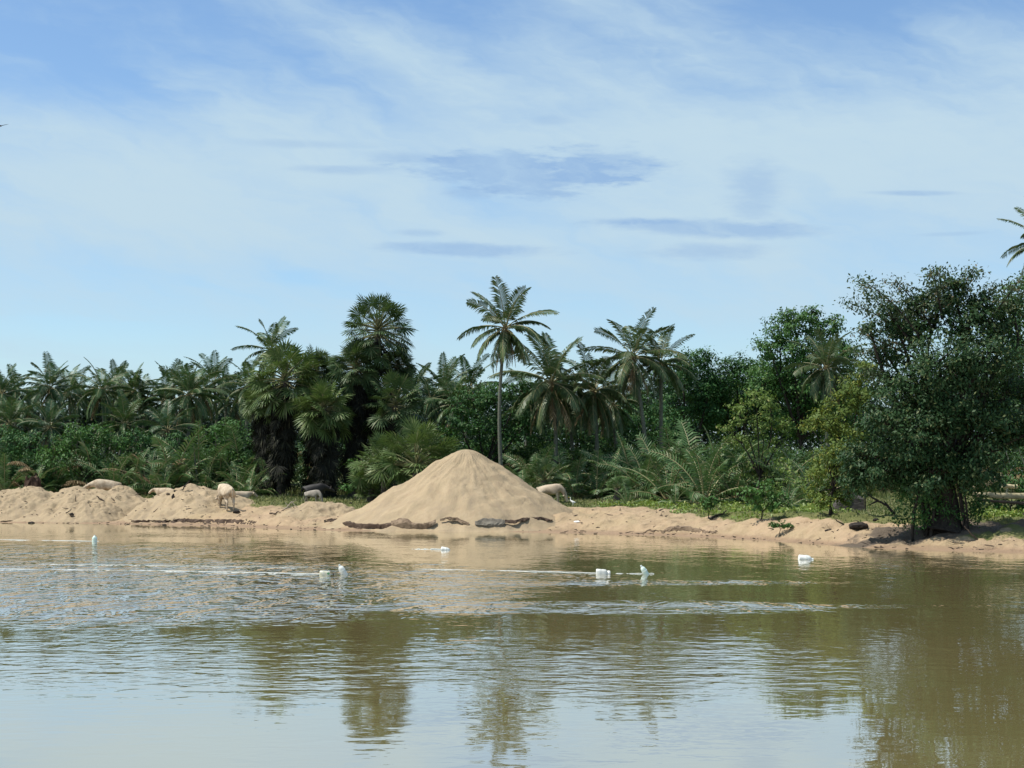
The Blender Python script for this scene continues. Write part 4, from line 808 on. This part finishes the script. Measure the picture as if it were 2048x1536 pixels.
sheet('plastic_sheet', 'brown strip of sheet trailing away at the pile\'s right foot', [(1010, 1038, 1046), (1030, 1038, 1046), (1060, 1033, 1039), (1085, 1033, 1038), (1105, 1040, 1043)], M['tarpdark'], 5, .03, .07)
sheet('plastic_sheet', 'short dark rolled sheet left of the pile on pale sand', [(648, 1040, 1044), (660, 1037, 1044), (672, 1038, 1043), (684, 1034, 1042)], M['tarpdark'], 6, .06, .08)
sheet('plastic_sheet', 'long brownish sheet on the low cut bank below the pointed mound', [(262, 1040, 1043), (300, 1040, 1044), (345, 1040, 1045), (362, 1035, 1045), (400, 1037, 1046), (440, 1036, 1048), (470, 1036, 1048), (500, 1040, 1051), (515, 1041, 1050)], M['tarpdark'], 7, .04, .10)
sheet('plastic_sheet', 'wavy brown sheet half buried at the water edge right of the pile', [(1286, 1064, 1067), (1300, 1058, 1063), (1325, 1062, 1066), (1340, 1050, 1064), (1365, 1049, 1062), (1395, 1054, 1066), (1420, 1060, 1068), (1432, 1062, 1066)], M['tarp'], 8, .05, .12)

# ------------------------------------------------------------------ driftwood, lumps and other small things on the bank
def stick(name, label, cat, pts, r, m='drift', group=None, fork=None, hits=True, sides=6):
    "pts: pixel points; the first lies on the sand, others sit at the same distance"
    a = hit(*pts[0]); W_ = [a + np.array([0, 0, .02])] + [P(x, y, a[1] + (dd[0] if dd else 0)) for x, y, *dd in pts[1:]]; W_ = np.array(W_) - a
    n = len(W_); tt = np.linspace(0, n - 1, n * 3); C_ = np.stack([np.interp(tt, np.arange(n), W_[:, k]) for k in range(3)], -1) + rng_(int(pts[0][0])).normal(0, r * .25, (n * 3, 3))
    mb = MB(); mb.tube(C_, np.linspace(r, r * .45, n * 3), sides)
    for fk in (fork or []):
        b = np.array([P(x, y, a[1]) for x, y in fk]) - a; mb.tube(b, np.linspace(r * .7, r * .25, len(b)), 5)
    return tag(mb.build(name, M[m], None, a), label, cat, group)
GD = 'sticks and driftwood on the sand'
stick('driftwood', 'dark forked driftwood branch on the sand left of the leafy shrub', 'driftwood', [(1420, 1040), (1432, 1031), (1445, 1028), (1452, 1022)], .06, 'charred', GD, [[(1433, 1031), (1437, 1038), (1438, 1042)]])
stick('stick', 'thin upright stick on top of the small front mound', 'stick', [(152, 1003), (151, 997), (151, 991)], .035, 'drift', GD)
stick('stick', 'bent dark stick lying on the front of the small mound', 'stick', [(132, 1027), (139, 1022), (144, 1017)], .04, 'charred', GD)
stick('pole', 'thin weathered pole stuck slanting in the sand before the big tree', 'pole', [(1955, 1080), (1943, 1068), (1929, 1053)], .045, 'drift', GD)
stick('driftwood', 'tangle of pale dead twigs on the low sand left of the calf', 'driftwood', [(568, 1020), (576, 1012), (583, 1004), (590, 1010), (600, 1018)], .045, 'barkpale', GD, [[(576, 1012), (570, 1004)], [(583, 1006), (592, 1000)], [(585, 1012), (572, 1018), (562, 1016)]])
stick('driftwood', 'dark curved piece of wood lying under the tangle of twigs', 'driftwood', [(540, 1028), (550, 1027), (557, 1023)], .07, 'drift', GD)
stick('driftwood', 'short dark wood piece on the flat sand right of the pile', 'driftwood', [(1318, 1022), (1326, 1021), (1332, 1023)], .08, 'charred', GD)
stick('stick', 'small dark twig at the waterline below the torn sheet strip', 'stick', [(890, 1060), (900, 1062), (912, 1062)], .045, 'charred', GD, [[(900, 1062), (905, 1066)]])
stick('driftwood', 'flat black plank lying at the waterline under the grey bulging sheet', 'driftwood', [(818, 1059), (838, 1061), (857, 1062)], .07, 'charred', GD)
stick('stick', 'dark stick leaning on the back slope of the broad left mound', 'stick', [(208, 1003), (200, 997), (193, 992)], .07, 'drift', GD)
stick('stick', 'short dark stick on the sand right of the slanting dark stick', 'stick', [(229, 1003), (225, 998), (222, 995)], .04, 'drift', GD)
stick('driftwood', 'flat dark branch resting on the top of the pointed mound', 'driftwood', [(348, 983), (358, 982), (367, 979), (368, 970)], .06, 'charred', GD, [[(367, 975), (376, 965), (380, 960)]])
stick('stick', 'thin twig on the lower slope of the pointed mound', 'stick', [(307, 1025), (312, 1020), (316, 1017)], .035, 'drift', GD)
stick('branch', 'bare dark branch rising from the roots of the big tree towards the lean-to', 'branch', [(1790, 1030), (1776, 1012), (1755, 1002), (1735, 988)], .075, 'charred', GD, [[(1755, 1002), (1738, 1010)], [(1776, 1012), (1768, 1002)]])
stick('stick', 'thin dark stick slanting on the sand beside the black driftwood heap', 'stick', [(1687, 1050), (1678, 1044), (1668, 1038)], .04, 'charred', GD)
stick('driftwood', 'long thin black branch lying along the sand left of the big tree', 'driftwood', [(1650, 1063), (1672, 1060), (1700, 1056), (1716, 1058)], .05, 'charred', GD)
stick('stick', 'small pale twig lying on the sand at the right shore', 'stick', [(1708, 1082), (1722, 1079), (1733, 1074)], .03, 'drift', GD)
stick('stick', 'tiny upright peg in the sand below the wide young palm', 'stick', [(1240, 1022), (1240, 1016)], .03, 'drift', GD)
stick('stake', 'thin stake standing at the edge of the dry grass right of the egret', 'stake', [(1207, 1011), (1205, 1003), (1204, 994)], .03, 'drift', GD)
stick('stake', 'short stake in the dry grass just before the bright weeds', 'stake', [(1228, 1010), (1227, 995)], .03, 'drift', GD)
def lump(name, label, cat, px, py, wpx, hpx, m, seed, group=None, sink=.25):
    a = hit(px, py); k = mpp(a[1]); rng = rng_(seed); th = np.linspace(0, 2 * math.pi, 14, endpoint=False); ph = np.linspace(-.5 * math.pi, .5 * math.pi, 8); T_, P_ = np.meshgrid(th, ph)
    rr = 1 + .5 * fbm(np.cos(T_) * 1.3 + seed, np.sin(T_) * 1.3 + P_ * 1.4, 3); rx = wpx * k * .5; rz_ = hpx * k
    x = rx * rr * np.cos(P_) * np.cos(T_); y = rx * .7 * rr * np.cos(P_) * np.sin(T_); z = rz_ * rr * (np.sin(P_) * .5 + .5 - sink)
    idx = np.arange(7)[:, None] * 14 + np.arange(14)[None]; kx = np.arange(7)[:, None] * 14 + (np.arange(14)[None] + 1) % 14
    mb = MB(); mb.add(np.stack([x, y, z], -1), np.stack([idx, kx, kx + 14, idx + 14], -1).reshape(-1, 4), 0, False)
    return tag(mb.build(name, M[m], None, a), label, cat, group)
GL = 'dark clods on the sand'
lump('clod', 'dark square-ish clod on the low sand right of the pointed mound', 'clod', 473, 1025, 15, 6, 'charred', 1, GL)
lump('clod', 'dark clod at the foot of the small front mound', 'clod', 144, 1031, 10, 7, 'charred', 2, GL)
lump('clod', 'dark pointed clod at the waterline far left', 'clod', 63, 1047, 13, 5, 'charred', 3, GL)
lump('clod', 'dark upright clod on the slope left of the pointed mound\'s peak', 'clod', 346, 996, 8, 10, 'charred', 4, GL)
lump('clod', 'small dark clod at the waterline below the long brownish sheet', 'clod', 329, 1051, 9, 4, 'charred', 5, GL)
lump('clod', 'small dark clod on the grass beside the left slope of the pile', 'clod', 701, 1007, 6, 3, 'charred', 6, GL)
lump('clod', 'dark clod on the upper slope left of the sand knoll', 'clod', 336, 989, 8, 4, 'drift', 7, GL)
lump('clod', 'black clod on the patchy grass between the lean-to and the big tree', 'clod', 1752, 1042, 12, 7, 'charred', 8, GL)
lump('driftwood_heap', 'black heap of rotten driftwood on the sand left of the big tree', 'driftwood heap', 1718, 1056, 40, 15, 'charred', 9)
tree('shrub', 'low dark tussock on the sand right of the forked driftwood', 'shrub', 1560, 74, [(1546, 1050, 9), (1563, 1049, 11), (1580, 1051, 8)], .12, .6, 'leafmid', .02, 120)
lump('plastic_bag', 'crumpled white plastic bag on the sand right of the tall pile', 'bag', 1155, 1045, 15, 5, 'bag', 11)
# tiny twigs, husks and dents of dark litter scattered over the sand
rng = rng_(80); mb = MB(); cnt = 0
while cnt < 520:
    x = rng.uniform(-34, 22); y = shore(x) + rng.uniform(.6, 13) * rng.rand() ** .6
    if grassmask(x, y) > .5 or abs((x + 2.6) / 7) ** 2 + ((y - 91.5) / 6.6) ** 2 < 1: continue
    z = float(surf(np.array(x), np.array(y))); a = rng.uniform(-.6, .6) + (3.14 if rng.rand() < .5 else 0); l = rng.uniform(.04, .24) * (1 + (rng.rand() < .1)); d = np.array([math.cos(a), math.sin(a) * .6, rng.uniform(-.15, .3)]); p0 = np.array([x, y, z + .01])
    mb.tube([p0, p0 + d * l * .5 + rng.normal(0, .02, 3), p0 + d * l], [.010 + .02 * rng.rand(), .022 * rng.rand() + .012, .006], 4); cnt += 1
kind(mb.build('litter', M['drift']), 'stuff')
# brown stump
b = P(65, 960, 112); g0 = gz(b[0], 112); rng = rng_(70); mb = MB(); th = np.linspace(0, 2 * math.pi, 22, endpoint=False)
zz = np.array([-.3, .1, .5, .95, 1.35, 1.62]); rr = np.array([.95, .80, .62, .52, .46, .38]); rings = []
for z_, r_ in zip(zz, rr):
    rad = r_ * (1 + .30 * np.abs(np.sin(th * 2.5 + z_)) * (1.4 - z_ * .5) * .6 + .10 * rng.normal(0, 1, 22)); top_ = z_ + ((.12 * rng.normal(0, 1, 22)) if z_ > 1.5 else 0)
    rings.append(np.stack([rad * np.cos(th), rad * np.sin(th) * .8, np.broadcast_to(top_, 22)], -1))
V_ = np.array(rings); idx = np.arange(5)[:, None] * 22 + np.arange(22)[None]; kx = np.arange(5)[:, None] * 22 + (np.arange(22)[None] + 1) % 22
mb.add(V_.reshape(-1, 3), np.stack([idx, kx, kx + 22, idx + 22], -1).reshape(-1, 4)); mb.add(V_[-1] - np.array([0, 0, .15]), np.arange(22)[None])
o = thing('tree_stump', 'tall brown rotten tree stump behind the sand at the far left', 'stump', (b[0], 112, g0)); mb.build('bole', M['stump'], o)
for k in range(4):
    r_ = MB(); a = k * 1.6 + .4; r_.tube([(math.cos(a) * .4, math.sin(a) * .3, .5), (math.cos(a) * .9, math.sin(a) * .7, .12), (math.cos(a) * 1.3, math.sin(a), -.1)], [.16, .11, .03], 6); r_.build('root', M['stump'], o)
# lean-to cover left of the big tree
a = hit(1695, 1022); k = mpp(a[1]); o = thing('lean_to', 'low dark thatched lean-to under the left edge of the big tree', 'lean-to', a)
W_ = 33 * k; Hh = 40 * k; mb = MB(); nn = 12
g_ = [(-W_ - .15, 0), (-W_ * .1, Hh), (W_ * 1.0, Hh * .55)]
us = np.linspace(0, 1, nn); vs = np.linspace(0, 1, 8); pv = []
rng = rng_(71)
for v in vs:
    for u in us:
        x = -W_ * 1.05 + 2.0 * W_ * u; ridge = Hh * (np.interp(u, [0, .42, .6, 1], [.04, .95, 1.0, .75])); pv.append((x + .18 * W_ * v, -.2 + 1.5 * v, ridge * (.55 + .45 * math.sin(math.pi * (.15 + .5 * v))) + rng.normal(0, .02)))
pv = np.array(pv); idx = np.arange(7)[:, None] * nn + np.arange(nn - 1)[None]; q = np.stack([idx, idx + 1, idx + nn + 1, idx + nn], -1).reshape(-1, 4)
front = pv[:nn].copy(); foot = front.copy(); foot[:, 2] = -.15; foot[:, 1] -= .12; n0 = len(pv)
mb.add(pv, q, 0, True); mb.add(pv - np.array([0, 0, .06]), q[:, ::-1], 0, True); mb.add(np.concatenate([foot, front]), np.stack([np.arange(nn - 1), np.arange(nn - 1) + 1, nn + np.arange(nn - 1) + 1, nn + np.arange(nn - 1)], -1), 0, True); mb.build('cover', M['leanto'], o)
for x_ in (-.1, .95):
    p_ = MB(); p_.tube([(W_ * x_ + .05, -.26, -.15), (W_ * x_ + .05, -.26, Hh * (.9 if x_ < 0 else .7))], [.05, .04], 6); p_.build('post', M['charred'], o)
# fallen logs right of the big tree
def log(label, p0, p1, D0, D1, r0, r1, m, mid=None):
    a = P(*p0, D0); b_ = P(*p1, D1); pts = [a] + ([P(*mid, (D0 + D1) / 2)] if mid else []) + [b_]; pts = np.array(pts) - a; n = len(pts); tt = np.linspace(0, n - 1, 12)
    C_ = np.stack([np.interp(tt, np.arange(n), pts[:, k]) for k in range(3)], -1) + rng_(int(p0[1])).normal(0, .012, (12, 3)); mb = MB(); mb.tube(C_, np.linspace(r0, r1, 12), 10); return tag(mb.build('log', M[m], None, a), label, 'log', 'fallen logs behind the big tree')
log('thick pale horizontal log right of the big tree\'s trunk', (1944, 990), (2075, 992), 68.6, 69.2, .125, .14, 'log')
log('thin pale branch log slanting up right of the big tree\'s trunk', (1938, 977), (2004, 950), 68.8, 69.4, .07, .13, 'log', (1972, 970))
log('thin dark pole below the thick horizontal log', (1960, 1000), (2075, 1009), 68.3, 68.8, .06, .07, 'drift')
log('short pale log end above the thick horizontal log', (2006, 972), (2034, 973), 69.5, 69.5, .09, .09, 'log')
tree('shrub', 'dark shrub behind the fallen logs right of the big tree', 'shrub', 2020, 76, [(1975, 970, 28), (2020, 960, 34), (2060, 975, 34), (2000, 1000, 24), (2045, 1005, 24)], .20, 1.2, 'leafdark', .05, 119, SG)

# ------------------------------------------------------------------ floats on the water
def wpt(px, py):
    d = ray(px, py); t = -CAM_Z / d[2]; return np.array([d[0] * t, d[1] * t, 0.])
def revolve(mb, prof, axis, org, sides=14, mi=0, sq=0.0):
    "prof: (distance along axis, radius); sq squares the section like a jerrycan"
    ax = np.array(axis, float); ax /= np.linalg.norm(ax); ref = np.array([0, 0, 1.]) if abs(ax[2]) < .9 else np.array([1., 0, 0]); A = np.cross(ax, ref); A /= np.linalg.norm(A); B = np.cross(ax, A)
    th = np.linspace(0, 2 * math.pi, sides, endpoint=False) + math.pi / sides; k_ = 1 + sq * (1 / np.maximum(np.abs(np.cos(th)), np.abs(np.sin(th))) - 1)
    V_ = np.array([org + ax * d_ + r_ * (np.cos(th) * k_)[:, None] * A + r_ * (np.sin(th) * k_)[:, None] * B for d_, r_ in prof]); n = len(prof)
    idx = np.arange(n - 1)[:, None] * sides + np.arange(sides)[None]; kx = np.arange(n - 1)[:, None] * sides + (np.arange(sides)[None] + 1) % sides
    mb.add(V_.reshape(-1, 3), np.stack([idx, kx, kx + sides, idx + sides], -1).reshape(-1, 4), mi, True); mb.add(V_[0], np.arange(sides)[None, ::-1], mi); mb.add(V_[-1], np.arange(sides)[None], mi)
def bottle(label, px, py, axis, L, r, m, dz=0.0, capm='cap', sq=0.0, name='bottle_float', ribs=True, stain=False):
    c = wpt(px, py) + np.array([0, 0, dz]); o = thing(name, label, 'float', c, 'plastic bottles floating on the net lines')
    mb = MB(); pr = [(0, r * .80), (.02, r * .97)]
    for k in range(7): pr.append((L * (.06 + .085 * k), r * (.96 if (k % 2 and ribs) else 1.0)))
    pr += [(L * .72, r * .93), (L * .80, r * .72), (L * .87, r * .40), (L * .93, r * .33)]
    revolve(mb, pr, axis, np.zeros(3), 18, 0, sq); mb.build('bottle', M[m], o)
    ax = np.array(axis, float); ax /= np.linalg.norm(ax); cb = MB(); revolve(cb, [(0, r * .37), (L * .075, r * .36)], axis, ax * L * .925, 12); cb.build('cap', M[capm], o)
    t_ = MB(); th = np.linspace(0, 2 * math.pi, 15); ref = np.array([0, 0, 1.]) if abs(ax[2]) < .9 else np.array([1., 0, 0]); A = np.cross(ax, ref); A /= np.linalg.norm(A); B = np.cross(ax, A)
    t_.tube(ax * L * .5 + (r * 1.03) * (np.cos(th)[:, None] * A + np.sin(th)[:, None] * B) * (1 + sq * .3), .010, 5, 0, False); t_.build('cord', M['rope' if not stain else 'blackcord'], o)
    return o
def jug(label, px, py, wpx, m, rz=0.0, stain=False, neck=True):
    c = wpt(px, py); k = mpp(c[1]); W_ = wpx * k * .9; o = thing('jug_float', label, 'float', c, 'plastic jugs floating on the net lines', rz)
    h = W_ * .56; mb = MB(); revolve(mb, [(0, h * .42), (.015, h * .5), (W_ * .3, h * .5), (W_ * .34, h * .475), (W_ * .40, h * .5), (W_ * .62, h * .49), (W_ * .70, h * .40)], (1, 0, -.06), np.array([-W_ * .5, 0, h * .12]), 20, 0, .75); mb.build('body', M[m], o)
    if neck: cb = MB(); revolve(cb, [(0, h * .22), (W_ * .03, h * .22), (W_ * .05, h * .36), (W_ * .2, h * .38), (W_ * .25, h * .28)], (1, 0, -.06), np.array([W_ * .2, 0, h * .06]), 14); cb.build('neck', M[m], o)
    if stain:
        s_ = MB(); th = np.linspace(0, 2 * math.pi, 12, endpoint=False); pp = np.stack([W_ * .12 + h * .16 * np.cos(th) * (1 + .2 * np.sin(3 * th)), 0 * th - h * .505, h * .26 + h * .14 * np.sin(th)], -1)
        s_.add(np.concatenate([pp, pp + np.array([0, .012, 0])]), [list(range(12))]); s_.build('green_stain', M['greenmark'], o)
        t_ = MB(); t_.tube([(W_ * .46, -h * .4, h * .3), (W_ * .46, -h * .45, .0), (W_ * .46, -h * .4, -.1)], .02, 6); t_.build('cord', M['blackcord'], o)
    return o
jug('stained pale jug with a green mark beside the tilted white bottle', 654, 1151, 32, 'plasticdirty', 0, True, False)
bottle('tilted white bottle beside the stained jug with the green mark', 692, 1149, (-.50, -.1, .86), .40, .085, 'plastic', -.06)
jug('white jug with a rounded neck left of the greenish tilted bottle', 1207, 1148, 33, 'plastic')
bottle('greenish clear bottle tilted left at the end of the right net line', 1296, 1148, (-.55, -.1, .83), .38, .075, 'plasticgreen', -.07)
bottle('white bottle standing upright in the water at the far left', 189, 1083, (.02, 0, 1), .36, .11, 'plasticgreen', -.08, 'plastic')
bottle('small white bottle lying low in the water before the tall sand pile', 882, 1100, (1, 0, -.22), .40, .10, 'plastic', .045)
bottle('white bottle lying on its side near the right shore', 1597, 1119, (1, 0, -.08), .50, .125, 'plastic', .045)
def rope(label, pts, r=.022):
    w_ = np.array([wpt(*p) for p in pts]); n = len(w_); tt = np.linspace(0, n - 1, 60); C_ = np.stack([np.interp(tt, np.arange(n), w_[:, k]) for k in range(3)], -1)
    u_ = np.linspace(0, 1, 60); C_[:, 2] = r * (-.7 + 1.6 * u_ + 1.7 * fbm(u_ * 14 + pts[0][1], u_ * 0 + pts[-1][0], 3)); C_[:, 1] += .02 * np.sin(tt * 2.0); a = C_[0].copy(); mb = MB(); mb.tube(C_ - a, r, 6)
    return tag(mb.build('float_line', M['rope'], None, a), label, 'rope', 'white float lines on the water')
rope('white float line running from the left edge to the stained jug', [(-60, 1137), (300, 1141), (500, 1144.5), (642, 1148)], .011)
rope('fainter white float line just above, ending short of the stained jug', [(-60, 1126.5), (250, 1130), (450, 1133), (615, 1134.5)], .006)
rope('white float line running to the white jug with the rounded neck', [(770, 1137), (1000, 1141), (1100, 1143.5), (1194, 1146.5)], .010)
rope('short white float line between the white jug and the greenish bottle', [(1224, 1147), (1270, 1147.7), (1308, 1148)], .012)
rope('far thin float line ending at the upright bottle on the left', [(-60, 1078.5), (80, 1080.5), (198, 1082.5)], .011)
rope('short faint float line left of the small low bottle', [(820, 1098), (850, 1098.5), (882, 1099)], .018)
